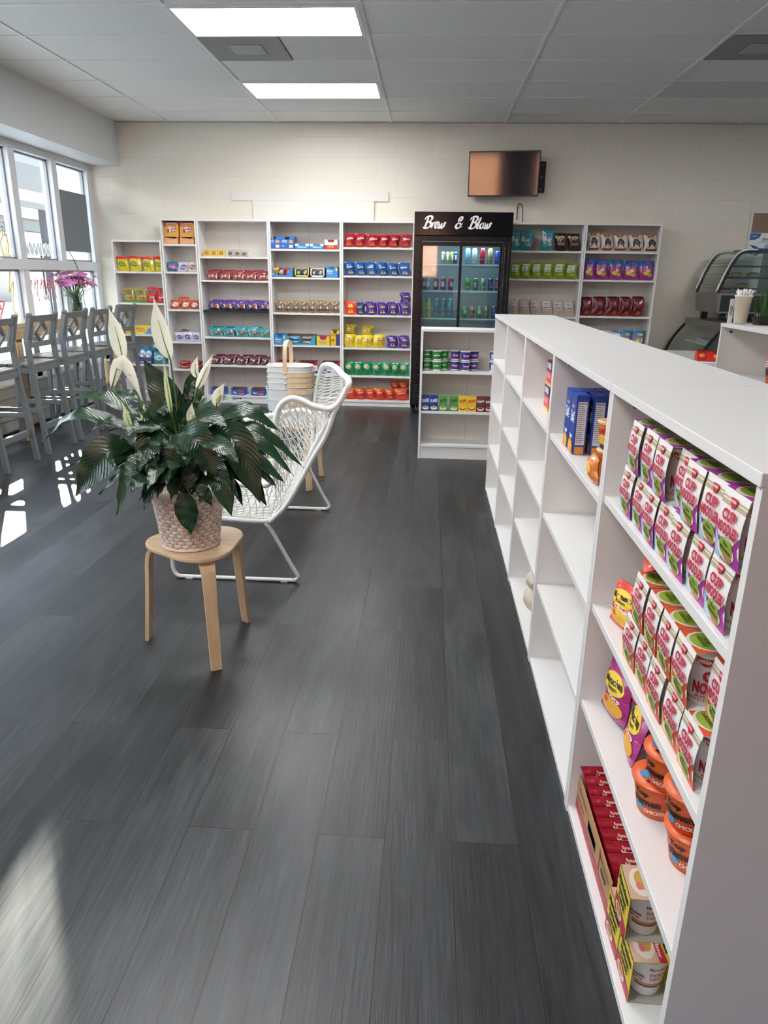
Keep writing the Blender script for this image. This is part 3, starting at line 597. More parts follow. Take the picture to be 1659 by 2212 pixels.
for nm, c, disc, z, wh, sd in (('red and brown', '9c3440', 'a0683c', 1.38, 'second shelf of ', 15), ('purple topped', '5c3a8c', '8a5232', 1.055, 'black shelf of ', 16), ('teal', '2f97a0', '8a5636', .758, 'fourth shelf of ', 17), ('maroon', '6a2434', '3c2018', .438, 'fifth shelf of ', 18)):
    g = cookie(c, disc, sd)
    wh = wh+(W3 if 'black' not in wh else 'third bookcase')
    row(g, z, [(-2.462, .136), (-2.315, .136), (-2.163, .13), (-2.02, .135), (-1.885, .12)], nm+' cookie pouch', wh, jit=.012)
    for i, x in enumerate((-2.44, -2.29, -2.12, -1.97)): put(g, (x, 8.50, z+.008), R.uniform(-.1, .1), '%s cookie pouch, rear row, %s from left, %s' % (nm, ORD[i], wh.replace('bookcase with black shelf', 'third bookcase')), 'bag', nm+' cookie pouches', rx=-.1)
g = tray(.155, .082, .12, '2a5cb0', [('t', 'Rice', -.035, .03, .04, .024, 'f0f2f8'), ('t', 'crispy', .03, .045, .06, .018, 'e04038'), ('r', .01, .008, .065, .024, 'e86a50')], .8, '7a5a3c', nh=.6)
row(g, .088, [(-2.462, .16), (-2.228, .16), (-1.991, .155)], 'blue snack bar tray', 'bottom shelf of '+W3, 'box', w=.155, lean=0, y=8.40)
for i, x in enumerate((-2.462, -2.228, -1.991)):
    mb = MB(); mb.box(-.06, 0, 0, .06, .09, .045, mat(('8a3a2c', '5c7c8c', '8c3038')[i], .4)); put(mb.build('snack_bar_stack'), (x, 8.415, .093), 0, 'bundle of wrapped bars in the %s blue tray on the bottom shelf' % ('left', 'middle', 'right')[i], 'snack')
# bookcase with blue boxes
g = tray(.148, .13, .16, '3272b8', [('r', -.07, .0, .07, .045, '3c5cae'), ('t', 'NICE', -.03, .078, .05, .022, 'e8f0f8'), ('e', .04, .075, .022, .016, 'd0a060'), ('r', .02, .012, .058, .04, 'f0f2f4'), ('t', 'bars', -.045, .03, .03, .012, 'e8f0f8')], .42, '23262c', nh=.74)
row(g, 1.72, [(-1.742, .15), (-1.592, .15)], 'tall blue cracker box', 'top shelf of '+W4, 'box', w=.148, lean=0, y=8.38)
g = tray(.155, .055, .12, '3f86c4', [('r', -.075, .03, -.04, .055, 'f0f2f4'), ('r', .04, .03, .075, .055, 'f0f2f4'), ('t', 'thins', 0, .022, .09, .02, 'cfe4f4')], .5, '3a7ab8', nh=.7)
row(g, 1.72, [(-1.429, .158), (-1.266, .156)], 'low light blue tray', 'top shelf of '+W4, 'box', w=.155, lean=0, y=8.38)
g = tray(.142, .102, .13, 'ece6e2', [('r', -.071, 0, .071, .045, 'c0303a'), ('e', 0, .03, .04, .016, 'b8844c'), ('r', .03, .045, .068, .052, 'e0b83c')], .6, '8a2c34', nh=.72)
row(g, 1.72, [(-1.108, .142)], 'white and red cookie box at right end of top shelf,', W4, 'box', w=.142, lean=0, y=8.38)
g = tray(.245, .10, .12, '3b84c0', [('t', 'MIX', -.1, .03, .03, .02, 'e8f0f8')], .8, '3b84c0', nh=.2)
row(g, 1.424, [(-1.668, .25)], 'blue tray with three snack bags on second shelf of', W4, 'box', w=.245, lean=0, y=8.38)
for i, (c, b) in enumerate((('c89a34', '8a5a20'), ('7a3a3c', 'b8b0a8'), ('9c3a3a', 'a07a50'))):
    g = bag(.09, .095, .05, c, [('e', 0, .045, .03, .026, b)], kind='wafer_bag', seed=20+i); put(g, (-1.745+i*.078, 8.425, 1.43), 0, '%s wafer bag in the blue tray on the second shelf' % ('golden', 'maroon', 'red')[i], 'bag')
def framed(c, label_, bag_c): return tray(.165, .10, .12, '1c1c1e', [('r', -.078, .006, .078, .022, c), ('r', -.078, .006, -.066, .094, c), ('r', .066, .006, .078, .094, c)], .88, c, nh=.24)
for x, c, d, nm in ((-1.436, 'e0c62c', '3c4a62', 'yellow and black'), (-1.262, 'e6e6e2', '55524c', 'white and black')):
    put(framed(c, nm, d), (x, 8.38, 1.425), 0, nm+' cookie display box on second shelf of '+W4, 'box')
    for s in (-1, 1):
        g = bag(.075, .085, .045, d, [('e', 0, .04, .022, .02, 'b0b4ba')], kind='cookie_pack', seed=24); put(g, (x+s*.034, 8.42, 1.43), s*.25, '%s round cookie pack inside the %s display box' % ('left' if s < 0 else 'right', nm), 'bag')
g = tray(.13, .115, .13, '3a8ccc', [('t', 'Rice', -.02, .072, .06, .022, 'f0f4f8'), ('t', 'Treats', -.02, .048, .06, .02, 'f0d0b0'), ('r', .04, .07, .06, .1, 'e8d83c')], .5, '2c6a9c', nh=.82)
row(g, 1.424, [(-1.10, .13)], 'light blue treats box at right end of second shelf,', W4, 'box', w=.13, lean=0, y=8.38)
g = bag(.105, .132, .06, '8a7458', [('p', [(-.045, .02), (.045, .02), (.048, .085), (-.048, .085)], 'cfc0a4'), ('t', "Famous", 0, .075, .07, .02, '2c3c7a', 14), ('t', 'cookies', 0, .055, .06, .014, '2c3c7a', 14), ('r', -.04, .018, .04, .04, '5a3826'), ('e', -.03, .11, .008, .007, 'cdb896'), ('e', .02, .112, .009, .007, 'cdb896'), ('e', -.005, .105, .007, .006, '5a4028')], kind='cookie_bag', seed=21)
row(g, 1.041, [(-1.706, .115), (-1.611, .1), (-1.525, .1), (-1.436, .105), (-1.335, .105), (-1.245, .1), (-1.168, .105), (-1.07, .1)], 'beige and brown cookie bag', 'third shelf of '+W4, lean=.12, jit=.015)
g = tray(.13, .118, .12, '3a86c4', [('t', 'Rice', -.02, .06, .06, .022, 'f0f4f8'), ('t', 'Treats', -.02, .035, .06, .018, 'f0d0b0'), ('r', .042, .06, .058, .1, 'e8d83c')], .5, '2c6a9c', nh=.7)
row(g, .684, [(-1.706, .13)], 'blue treats box at left end of fourth shelf,', W4, 'box', w=.13, lean=0, y=8.38)
g = tray(.335, .115, .17, '3f9ac0', [], .93, '6b6258', nh=.12); row(g, .684, [(-1.467, .335)], 'wide blue edged tray of wrapped bars on fourth shelf of', W4, 'box', w=.335, lean=0, y=8.38)
for i in range(4):
    g = bag(.15, .045, .05, ('5a98b4', '8a8078')[i % 2], [('t', 'crispy', 0, .023, .09, .014, 'e4ecf0')], kind='wrapped_bar', seed=30+i); put(g, (-1.545+(i % 2)*.155, 8.44, .69+.046*(i//2)), R.uniform(-.08, .08), '%s wrapped bar, %s %s in the wide blue edged tray' % (('blue', 'brown')[i % 2], ('lower', 'upper')[i//2], ('left', 'right')[i % 2]), 'snack')
g = tray(.145, .105, .12, 'e2c83a', [('t', 'FRUIT', 0, .04, .08, .018, 'c83a7a'), ('t', 'CHEWS', 0, .02, .08, .014, '3a7ac8')], .6, 'a83a6a', nh=.6); row(g, .684, [(-1.207, .15)], 'yellow and pink chew box on fourth shelf of', W4, 'box', w=.145, lean=0, y=8.38)
g = tray(.10, .17, .14, 'e0b830', [('t', 'BITES', -.018, .12, .05, .02, 'c83028'), ('r', .01, .0, .05, .13, '3a3a7a'), ('t', 'M', -.025, .06, .03, .026, 'c83028')], .5, '8a6a4c', nh=.8); row(g, .684, [(-1.07, .10)], 'tall yellow display box at right end of fourth shelf,', W4, 'box', w=.10, lean=0, y=8.38)
g = tray(.205, .135, .14, 'eceae8', [('p', [(-.1, .075), (.0, .095), (.1, .09), (.1, .135), (.08, .135), (.05, .1), (-.05, .1), (-.08, .135), (-.1, .135)], 'b02a38'), ('r', -.1, 0, .1, .03, '24407a'), ('t', 'DAVID', .035, .058, .10, .026, 'b02a38', 0, .04), ('p', [(-.1, .028), (-.02, .028), (-.05, .06), (-.1, .075)], '2c3444'), ('t', 'SEEDS', .03, .015, .09, .012, 'e8eaf0')], .7, '7c2430', nh=.72)
row(g, .364, [(-1.648, .215), (-1.386, .215), (-1.12, .205)], 'white red and navy sunflower seed box', 'fifth shelf of '+W4, 'box', w=.205, lean=0, y=8.38)
g = carton(.075, .15, .05, 'e8e6e2', [('p', [(-.02, .07), (.02, .07), (.02, .1), (-.02, .1)], 'b03048'), ('r', -.037, .13, .037, .15, '1c1c1e')], kind='small_box'); row(g, .085, [(-1.31, .075)], 'small white carton with black top on bottom shelf', 'behind the white chair', 'box', w=.075, lean=0)
# chips bookcase left of cooler
def chip(col, name, chipc='e39a44', tc='f2ece6', top=None, bot=None, seed=0, w=.125, h=.142, kind='chip_bag', oval=None):
    d = []
    if oval: d += [('e', 0, h*.62, w*.3, h*.17, oval[0]), ('e', 0, h*.62, w*.25, h*.13, oval[1])]
    d += [('p', [(-.03, h*.14), (.0, h*.14), (-.012, h*.38)], chipc), ('p', [(-.002, h*.12), (.034, h*.16), (.008, h*.4)], chipc), ('t', name, 0, h*.62, w*.58, h*.13, tc, 7, .03)]
    return bag(w, h, .062, col, d, top, bot, kind, seed)
row(chip('a01a24', 'Doritos', 'e07a34', seed=40), 1.747, [(-.905, .123), (-.786, .124), (-.65, .145), (-.525, .115), (-.41, .118), (-.288, .129)], 'red corn chip bag', 'top shelf of '+W5, jit=.01)
row(chip('1c5596', 'Doritos', 'e8b060', seed=41), 1.451, [(-.905, .122), (-.785, .126), (-.662, .127), (-.54, .123), (-.42, .123), (-.293, .13)], 'blue corn chip bag', 'second shelf of '+W5, jit=.01)
g = chip('e2482a', 'Takis', 'f0d23c', 'f4e83c', seed=42); row(g, 1.03, [(-.899, .135)], 'orange red rolled chip bag at left end of third shelf,', W5)
g = chip('2c3470', 'Takis', 'c8c03c', 'd8e03c', seed=43); row(g, 1.03, [(-.778, .108)], 'navy rolled chip bag beside the orange one,', W5)
g = chip('4a2a86', 'Takis', 'e0c050', 'e8e04a', seed=44)
row(g, 1.03, [(-.664, .131), (-.535, .125), (-.414, .125), (-.287, .128)], 'purple rolled chip bag', 'third shelf of '+W5)
put(g, (-.284, 8.47, 1.165), .1, 'purple rolled chip bag sitting on top of the others', 'bag', 'purple rolled chip bags', sx=.95, sz=.8)
row(g, .667, [(-.42, .13), (-.287, .128)], 'purple rolled chip bag', 'fourth shelf of '+W5)
g = chip('d9c42a', "Lay's", 'e8c05a', 'f4e8d8', seed=45, oval=('e8dc8a', 'c04a2c'))
row(g, .667, [(-.906, .119), (-.797, .11), (-.695, .13), (-.568, .13)], 'yellow potato chip bag', 'fourth shelf of '+W5, jit=.01)
put(g, (-.898, 8.49, .80), .12, 'yellow potato chip bag raised behind at the left end', 'bag', 'yellow potato chip bags', sx=.93, sz=.85)
put(g, (-.708, 8.50, .765), -.1, 'yellow potato chip bag raised behind the third one', 'bag', 'yellow potato chip bags', sx=1.08, sz=1)
g = chip('178a5a', "Lay's", '5a3a2a', 'f0e6d8', seed=46, h=.155, oval=('c8d0a0', 'b88a4c'))
row(g, .352, [(-.911, .115), (-.803, .112), (-.703, .115), (-.592, .115), (-.474, .12), (-.373, .1), (-.272, .118)], 'green potato chip bag', 'fifth shelf of '+W5, jit=.02)
g = chip('cf3424', 'Cheetos', 'e87a2c', 'f0dcc0', top=(.32, 'd8682a'), seed=47, h=.135)
row(g, .068, [(-.9, .128), (-.777, .118), (-.66, .112), (-.548, .12), (-.435, .11), (-.3, .15)], 'orange and red puff bag', 'bottom shelf of '+W5, jit=.02)
for i, x in enumerate((-.375, -.277)): put(g, (x, 8.52, .15), R.uniform(-.1, .1), 'orange and red puff bag raised in the rear, %s one' % ('left', 'right')[i], 'bag', 'orange and red puff bags', sx=.85)
# right of cooler
g = bag(.138, .215, .06, '2a8a94', [('p', [(-.06, .09), (-.02, .1), (.03, .085), (.06, .095), (.06, .205), (-.06, .205)], 'c3ccd0'), ('t', 'Cape', -.01, .15, .08, .036, '30343c', 0, .0), ('t', 'COD', 0, .12, .05, .02, '30343c'), ('e', .03, .06, .026, .016, 'd0a266'), ('e', -.02, .165, .014, .02, '5a5e66')], kind='chip_bag', seed=50)
row(g, 1.735, [(.90, .12), (1.021, .138), (1.246, .138)], 'teal and white kettle chip bag', 'top shelf of '+W6)
g = bag(.135, .178, .06, '2c1a12', [('t', 'Kettle', 0, .138, .1, .03, 'd8cfa0', 0, .03), ('t', 'BRAND', 0, .112, .06, .011, 'b8a880'), ('r', -.045, .05, .045, .085, '4a2a1a'), ('t', 'sea salt', 0, .068, .07, .014, 'c0a890')], kind='chip_bag', seed=51)
row(g, 1.735, [(1.388, .135), (1.529, .137)], 'dark brown kettle chip bag', 'top shelf of '+W6)
def hals(c, c2, seed): return bag(.125, .178, .06, c, [('r', -.036, .075, .036, .15, 'dedcd8' if c2 else 'cfccca'), ('t', "HAL'S", 0, .128, .064, .02, '3a3436'), ('t', 'NEW YORK', 0, .108, .05, .009, '4a4446'), ('r', -.034, .082, .034, .092, c2 or 'a83a4c'), ('e', .015, .045, .03, .012, 'd0a05a')], kind='chip_bag', seed=seed)
row(hals('7a9a2c', '5a7a30', 52), 1.445, [(.925, .115), (1.034, .118), (1.155, .122), (1.276, .118), (1.401, .13), (1.535, .138)], 'olive green chip bag', 'second shelf of '+W6, jit=.01)
row(hals('b9b2ae', '', 53), 1.052, [(.925, .11), (1.046, .118), (1.171, .125), (1.297, .125), (1.425, .128), (1.545, .12)], 'pale grey chip bag', 'third shelf of '+W6, jit=.01)
g = bag(.15, .195, .06, 'c9c0b8', [('t', 'RAP', .0, .168, .07, .022, '14100e', 0, .04), ('t', 'ICON', .0, .147, .08, .014, 'b87a30'), ('p', [(-.055, .03), (.055, .03), (.04, .1), (.02, .135), (-.02, .135), (-.04, .1)], '18120f'), ('e', 0, .095, .017, .026, '6a4a38'), ('r', -.06, .012, .06, .032, '7a3c1c')], top=(.08, 'b86a2c'), kind='chip_bag', seed=54)
row(g, 1.735, [(1.742, .134), (1.882, .138), (2.025, .149), (2.186, .154), (2.345, .158)], 'white chip bag printed with a hooded figure', 'top shelf of '+W7, jit=.01)
g = bag(.15, .21, .065, '9c3480', [('t', 'RAP SNACKS', 0, .175, .1, .018, '2a6ac0'), ('e', 0, .188, .026, .01, 'd8304c'), ('e', -.02, .07, .03, .022, 'd8c45a'), ('e', .02, .055, .028, .02, 'c8a84a'), ('e', .01, .1, .022, .018, 'e0d078')], top=(.26, '2560a8'), kind='chip_bag', seed=55)
row(g, 1.445, [(1.732, .12), (1.863, .145), (2.02, .151), (2.182, .16), (2.35, .165)], 'magenta and blue chip bag', 'second shelf of '+W7, jit=.01)
g = bag(.14, .205, .06, '6f1220', [('p', [(-.06, .015), (.02, .015), (.01, .09), (-.01, .14), (-.045, .13)], '170b0c'), ('e', -.02, .13, .018, .024, '6a4638'), ('t', 'HOT', .032, .11, .035, .03, 'b02430'), ('p', [(-.01, .015), (.055, .015), (.045, .045), (.01, .055)], 'b04a30')], top=(.08, '2a0c10'), kind='chip_bag', seed=56)
row(g, 1.063, [(1.722, .125), (1.87, .15), (2.02, .14), (2.153, .125), (2.283, .131)], 'dark red chip bag with black figure print', 'third shelf of '+W7, jit=.01)
g = bag(.145, .21, .06, '2f7db4', [('e', -.01, .10, .05, .038, 'c8503c'), ('e', -.01, .10, .042, .03, 'e8d04a'), ('t', "Lay's", -.01, .10, .07, .026, 'f4f0ea', 0, .03), ('e', 0, .165, .03, .014, 'd8b05a'), ('p', [(.045, .02), (.07, .02), (.07, .19), (.05, .19)], 'b03a3c'), ('e', 0, .04, .03, .014, 'd8a85a')], kind='chip_bag', seed=57)
row(g, .705, [(1.77, .14), (1.912, .145), (2.057, .144), (2.198, .139), (2.342, .149)], 'blue party size potato chip bag', 'fourth shelf of '+W7, jit=.01)
# low shelf with cereal
yc = 5.945
def ccup(col, name, tc, c2, seed=0): return cup(.031, .040, .078, col, [('p', [(-.024, .012), (.026, .012), (.028, .062), (-.022, .062)], c2), ('t', name, 0, .042, .042, .022, tc, 0, .03)], bands=[], lid='d8d4d0', bottom=(.012, 'e8e8e6'), kind='cereal_cup')
n = 0
for nm, pr, xs in (('green', ccup('1f9a3c', 'jacks', 'e8f0d0', '2f6a34'), ((-.005, 6.02), (.072, 5.97), (.128, 6.04))), ('purple and blue', ccup('2c3c96', 'loops', 'f0d8e8', '8a2c6a'), ((.222, 6.02), (.302, 5.97), (.372, 6.04))), ('blue and white', ccup('2446a0', 'flakes', 'f0f4f8', 'e6e8ee'), ((.535, 6.0),))):
    for j, (x, y) in enumerate(xs):
        for k in range(2):
            put(pr, (x, y, .7255+k*.083), R.uniform(-.3, .3), '%s cereal cup, %s of %s stack on the low shelf' % (nm, ('lower', 'upper')[k], ('left', 'middle front', 'right')[j] if len(xs) > 1 else 'rightmost'), 'cup', nm+' cereal cups')
def cbox(col, name, tc, bowl, blob, topc): return carton(.068, .124, .04, col, [('t', name, 0, .085, .056, .028, tc, 8, .04), ('e', 0, .026, .028, .016, bowl), ('e', 0, .032, .022, .009, blob)], top=topc, kind='cereal_box')
for nm, pr, xs in (('navy frosted', cbox('24408c', 'FLAKES', 'f0f4fa', 'f0f0ee', 'd09848', '24408c'), (-.011, .059)), ('green', cbox('4f9a44', 'JACKS', '2c3a1c', 'e8e4d8', 'c8955a', '6ab04c'), (.134, .222)), ('yellow', cbox('e8c428', 'POPS', 'c8302c', 'c04a34', 'f0d060', 'e8c428'), (.296, .369)), ('brown chocolate', cbox('6a342c', 'Krispies', 'f0e6dc', 'e8e0d8', '7a4a34', '4a2420'), (.441, .511))):
    for j, x in enumerate(xs): put(pr, (x, 5.93, .4015), R.uniform(-.05, .05), '%s mini cereal box, %s one of the pair on low shelf' % (nm, ('left', 'right')[j]), 'box', nm+' cereal boxes')

# ================================================================== goods on the island shelves
RZ = -PI/2     # local -Y (front) faces the aisle
def noodle_pack(main, sub, green='8fa83a', lab='with shrimp', cupdec=True):
    root = bpy.data.objects.new('noodle_cup_pack', None); COL.objects.link(root); root.empty_display_size = .05
    w, h, d = .084, .108, .088; mb = MB(); mw = mat('efebe8', .38); T = .0008
    def Fr(u, v): # bowed front panel: narrower at mid height
        q = v/h; return (u*(1-.05*math.sin(PI*q)), -.006*math.sin(PI*min(1, q*1.02))+.004, v)
    mb.grid(lambda a, b: Fr((a-.5)*w, b*h), 6, 10, mw)
    mb.grid(lambda a, b: (Fr((.5-a)*w, b*h)[0], Fr(0, b*h)[1]+T, b*h), 6, 10, mat('b9b4ac', .7))
    mb.box(-w/2, .004, h-T, w/2, d, h, mw); mb.box(-w/2, .004, 0, w/2, d, T, mw); mb.box(-w/2+.002, d-T, 0, w/2-.002, d, h, mw)
    F = lambda u, v, e: (Fr(u, v)[0], Fr(u, v)[1]-e, v)
    decals(mb, F, [('r', -w/2, .085, w/2, .092, 'b7a888'), ('r', -w/2, .094, w/2, .097, 'b7a888'), ('p', [(-.03, .0), (w/2, .0), (w/2, .052), (.02, .026), (-.03, .036)], main),
                   ('p', [(-w/2, .0), (-.02, .0), (-.03, .03), (-w/2, .046)], sub), ('e', -.002, .018, .03, .016, 'ece4da'), ('e', 0, .024, .024, .017, green), ('e', .006, .01, .016, .007, 'b08a4a'), ('t', 'New', 0, .030, .018, .006, '2c3a14', -6), ('t', 'Microwave', 0, .021, .036, .008, '2c3a14', -6),
                   ('p', [(-.010, .100), (.012, .100), (.010, .090), (.001, .084), (-.008, .090)], 'c42038'), ('t', 'NISSIN', .001, .095, .017, .004, 'f4f0ec'),
                   ('t', 'CUP', .0, .073, .046, .0175, 'c0284a', 0, .055), ('t', 'NOODLES', .0, .053, .074, .0185, 'c0284a', 0, .055), ('t', lab, .01, .040, .044, .006, 'f4eef0' if main != 'd8542c' else 'f8ece0')])
    decals(mb, lambda u, v, e: (u, d/2+v, h+e), [('p', [(-w/2, -.04), (-.012, -.04), (-.03, -.015), (-w/2, .0)], main), ('p', [(w/2, -.04), (.014, -.04), (.032, -.015), (w/2, .0)], main), ('e', 0, -.002, .037, .040, 'd9d0c6'), ('e', -.0, -.012, .030, .024, green), ('e', 0, .022, .03, .014, 'c2788c' if main != 'd8542c' else 'b97a52'), ('t', 'New way\nto MICROWAVE', 0, -.013, .042, .018, '3a4a1c', 0)])
    mb.build('sleeve', root)
    mb = MB(); R0, R1, H = .0325, .041, .100; n = 26
    mb.lathe([(R0*.95, .0), (R0, .003), (R1-.001, H-.006)], mat('dcdbdc', .35), n); mb.lathe([(R1, H-.006), (R1+.0022, H-.003), (R1+.0015, H), (R1-.004, H+.001), (0, H+.001)], mat('e6e6e8', .35), n, cap=False)
    # print on the side that shows at the open end (local +X)
    def G(u, v, e):
        r = R0+(R1-R0)*v/H+e; a = u/.038; return (r*math.cos(a), r*math.sin(a), v)
    dd = []
    for i in range(-11, 12):
        dd.append(('r', i*.0048-.0015, .083, i*.0048+.0015, .092, '9c8a5c')); dd.append(('r', i*.0048-.0013, .078, i*.0048+.0013, .080, '9c8a5c')); dd.append(('r', i*.0048-.0013, .010, i*.0048+.0013, .015, '9c8a5c'))
    dd += [('p', [(-.034, .094), (-.006, .094), (-.010, .083), (-.020, .077), (-.030, .083)], 'b81c30'), ('t', 'NISSIN', -.02, .087, .022, .006, 'f0eaea'), ('t', 'CUP', .0, .060, .044, .022, 'a81c38', 0, .06), ('t', 'NOODLES', .0, .036, .072, .024, 'a81c38', 0, .06), ('t', 'MORE THAN A SOUP', 0, .020, .060, .005, 'a82c44')]
    decals(mb, G, dd); mb.build('cup', root, (0, .045, .0015))
    return root
pk = noodle_pack('a93a9c', 'b0d0e8'); po = noodle_pack('d8542c', 'e8a84c', lab='Chicken')
def packs(pr, spots, nm, cat='noodle cup'):
    for i, (x, y, z, lab, rz) in enumerate(spots):
        if pr.name in USED: o = dup(pr, (x, y, z), RZ+rz)
        else: o = pr; USED.add(pr.name); o.location = (x, y, z); o.rotation_euler = (0, 0, RZ+rz)
        tag(o, lab, cat, nm)
Z1 = .953
L = []
up = [1.541, 1.454, 1.358, 1.272, 1.188, 1.103, 1.022]; lo = [1.578, 1.488, 1.402, 1.318, 1.232, 1.134, 1.040]
for i, y in enumerate(up): L.append((.447+.004*(i % 2)+(.012 if i == 3 else 0), y-.002, Z1+.109, 'pink cup noodle pack, %s from far end, upper front row, top shelf' % ORD[i], R.uniform(-.03, .03)))
for i, y in enumerate(lo): L.append((.452+.003*(i % 2), y-.002, Z1, 'pink cup noodle pack, %s from far end, lower front row, top shelf' % ORD[i], R.uniform(-.02, .02)))
for i, y in enumerate([1.49, 1.40, 1.31, 1.22, 1.13, 1.035]): L.append((.545+.006*(i % 3), y, Z1+.109, 'pink cup noodle pack, %s from far end, upper rear row, top shelf' % ORD[i], R.uniform(-.05, .05)))
for i, y in enumerate([1.50, 1.41, 1.32, 1.23, 1.14, 1.045]): L.append((.546, y, Z1, 'pink cup noodle pack, %s from far end, lower rear row, top shelf' % ORD[i], 0))
for i, y in enumerate([1.42, 1.33, 1.24, 1.15]): L.append((.645, y, Z1+.109 if i % 2 else Z1, 'pink cup noodle pack deepest inside the top shelf, %s from far end' % ORD[i], 0))
packs(pk, [l for l in L if not (l[0] > .64)]+[(.645, y, Z1, 'pink cup noodle pack deepest inside the top shelf, %s from far end' % ORD[i], 0) for i, y in enumerate([1.42, 1.33, 1.24, 1.15])], 'pink cup noodle packs on the top island shelf')
Z2 = .659; L = []
for i, y in enumerate([1.392, 1.300, 1.213, 1.125, 1.036, .992+.0]):
    if i < 5: L.append((.452+(.03 if i == 4 else 0), y, Z2+.109, 'orange cup noodle pack, %s from far end, upper row, second shelf' % ORD[i], R.uniform(-.03, .03)))
for i, y in enumerate([1.425, 1.337, 1.242, 1.148, 1.055]): L.append((.455+.003*(i % 2), y, Z2, 'orange cup noodle pack, %s from far end, lower row, second shelf' % ORD[i], R.uniform(-.03, .03)))
L.append((.455, .995, Z2+.109*0, 'orange cup noodle pack', 0)) if False else None
packs(po, L, 'orange cup noodle packs on the second island shelf')
# ramen bags
def ramen(col, band, name, sub, seed, w=.125, h=.135, pic='e0a83c'): return bag(w, h, .035, col, [('e', 0, h*.66, w*.4, h*.2, 'e8c83a'), ('t', name, 0, h*.70, w*.66, h*.13, '16161c', 4, .04), ('t', 'Ramen', 0, h*.58, w*.36, h*.08, '1c1c22', 4, .02), ('e', .0, h*.24, w*.42, h*.17, pic), ('e', -w*.2, h*.3, w*.09, h*.06, 'd85a3c'), ('t', sub, .01, h*.44, w*.5, h*.09, 'f4eef0', -8, .03)], kind='ramen_bag', seed=seed)
g = ramen('d8402c', 'x', 'Ramen', 'Chicken', 60, .14, .16, 'e8b83c')
put(g, (.485, 1.60, Z2+.001), RZ+.35, 'red and yellow ramen bag leaning at far end of second island shelf', 'bag', sx=.8, sz=.66, rx=-.25)
put(g, (.475, 1.47, Z2+.228), RZ-.3, 'red ramen bag lying above the orange noodle packs', 'bag', rx=-1.25, sz=.9)
g = ramen('a82c78', 'x', 'Maruchan', 'Shrimp', 61)
Z3 = .375
put(g, (.50, 1.640, Z3+.012), RZ+.25, 'purple ramen bag farthest along the third island shelf', 'bag', 'purple and yellow ramen bags', rx=-.22)
put(g, (.535, 1.585, Z3+.085), RZ+.1, 'purple ramen bag propped up behind the other two', 'bag', 'purple and yellow ramen bags', rx=-.5)
put(g, (.505, 1.500, Z3+.004), RZ-.12, 'purple and yellow ramen bag leaning beside the orange cups', 'bag', 'purple and yellow ramen bags', rx=-.32)
tp = cup(.040, .0545, .080, 'e06428', [('t', 'Top', -.022, .058, .030, .016, '14100e', 6, .06), ('t', 'Ramen', -.012, .040, .052, .018, '14100e', 6, .06), ('e', -.026, .022, .010, .008, '4a9ad0'), ('t', 'CHICKEN', .006, .020, .042, .010, 'f4e8dc', 4, .03), ('e', .036, .04, .014, .02, 'd8b058'), ('e', .034, .045, .008, .008, '9aa04c'), ('t', 'NISSIN', .026, .062, .018, .006, 'f0e0d0'), ('e', .056, .03, .01, .02, 'e0c070')], rim='d8602c', kind='ramen_bowl', lid='d8602c')
# lid print as part of each bowl
mb = MB(); decals(mb, lambda u, v, e: (u, v, .0836+e), [('t', 'Top\nRamen', -.004, .022, .058, .038, '14100e', 0, .05), ('e', -.026, -.012, .014, .012, '4a9ad0'), ('t', 'CHICKEN', .014, -.014, .04, .010, 'f0d8c4'), ('r', -.02, -.038, .028, -.031, '2a1a12')])
mb.build('lid_print', tp)
for i, (x, y, z, rz, l) in enumerate([(.521, 1.312, 0, .2, 'orange ramen bowl, lower one of the stack nearest the purple bags'), (.530, 1.290, .084, -.1, 'orange ramen bowl, upper one of the stack nearest the purple bags'),
        (.545, 1.165, 0, .25, 'orange ramen bowl, lower one of the stack nearest the camera'), (.535, 1.172, .084, .1, 'orange ramen bowl, upper one of the stack nearest the camera'), (.55, 1.045, 0, 0, 'orange ramen bowl mostly hidden by the end panel, third island shelf')]):
    put(tp, (x, y, Z3+.0015+z), RZ+.85+rz, l, 'bowl', 'orange ramen bowls on the third island shelf')
# bottom: carton of beef ramen and instant lunch packs
Z4 = .0235
mb = MB(); W, D_, H_ = .395, .125, .105; T = .003
mb.box(0, 0, 0, W, D_, T, M_CARD); mb.box(0, 0, 0, W, T, H_, M_CARD); mb.box(0, D_-T, 0, W, D_, H_, M_CARD); mb.box(0, 0, 0, T, D_, H_, M_CARD); mb.box(W-T, 0, 0, W, D_, H_*.45, M_CARD)
decals(mb, lambda u, v, e: (u, -e, v), [('r', 0, 0, W, .030, 'a8323c'), ('r', 0, .030, W, .034, 'b0404a'), ('r', .02, .045, .10, .05, '3a2c20'), ('r', .15, .045, .24, .075, '4c4236'), ('r', .155, .05, .235, .07, 'a58a66'), ('t', 'MARUCHAN', .08, .078, .09, .012, '8a2c34'), ('r', .28, .04, .285, .10, 'a8323c'), ('t', 'BEEF', .33, .06, .05, .016, '3a2c20'), ('t', 'MARUCHAN', .33, .085, .09, .010, '3a2c20')])
cb = mb.build('cardboard_carton', None, (.464, 1.742, Z4)); cb.rotation_euler = (0, 0, RZ); tag(cb, 'open cardboard carton with red stripe on the lowest island shelf', 'carton')
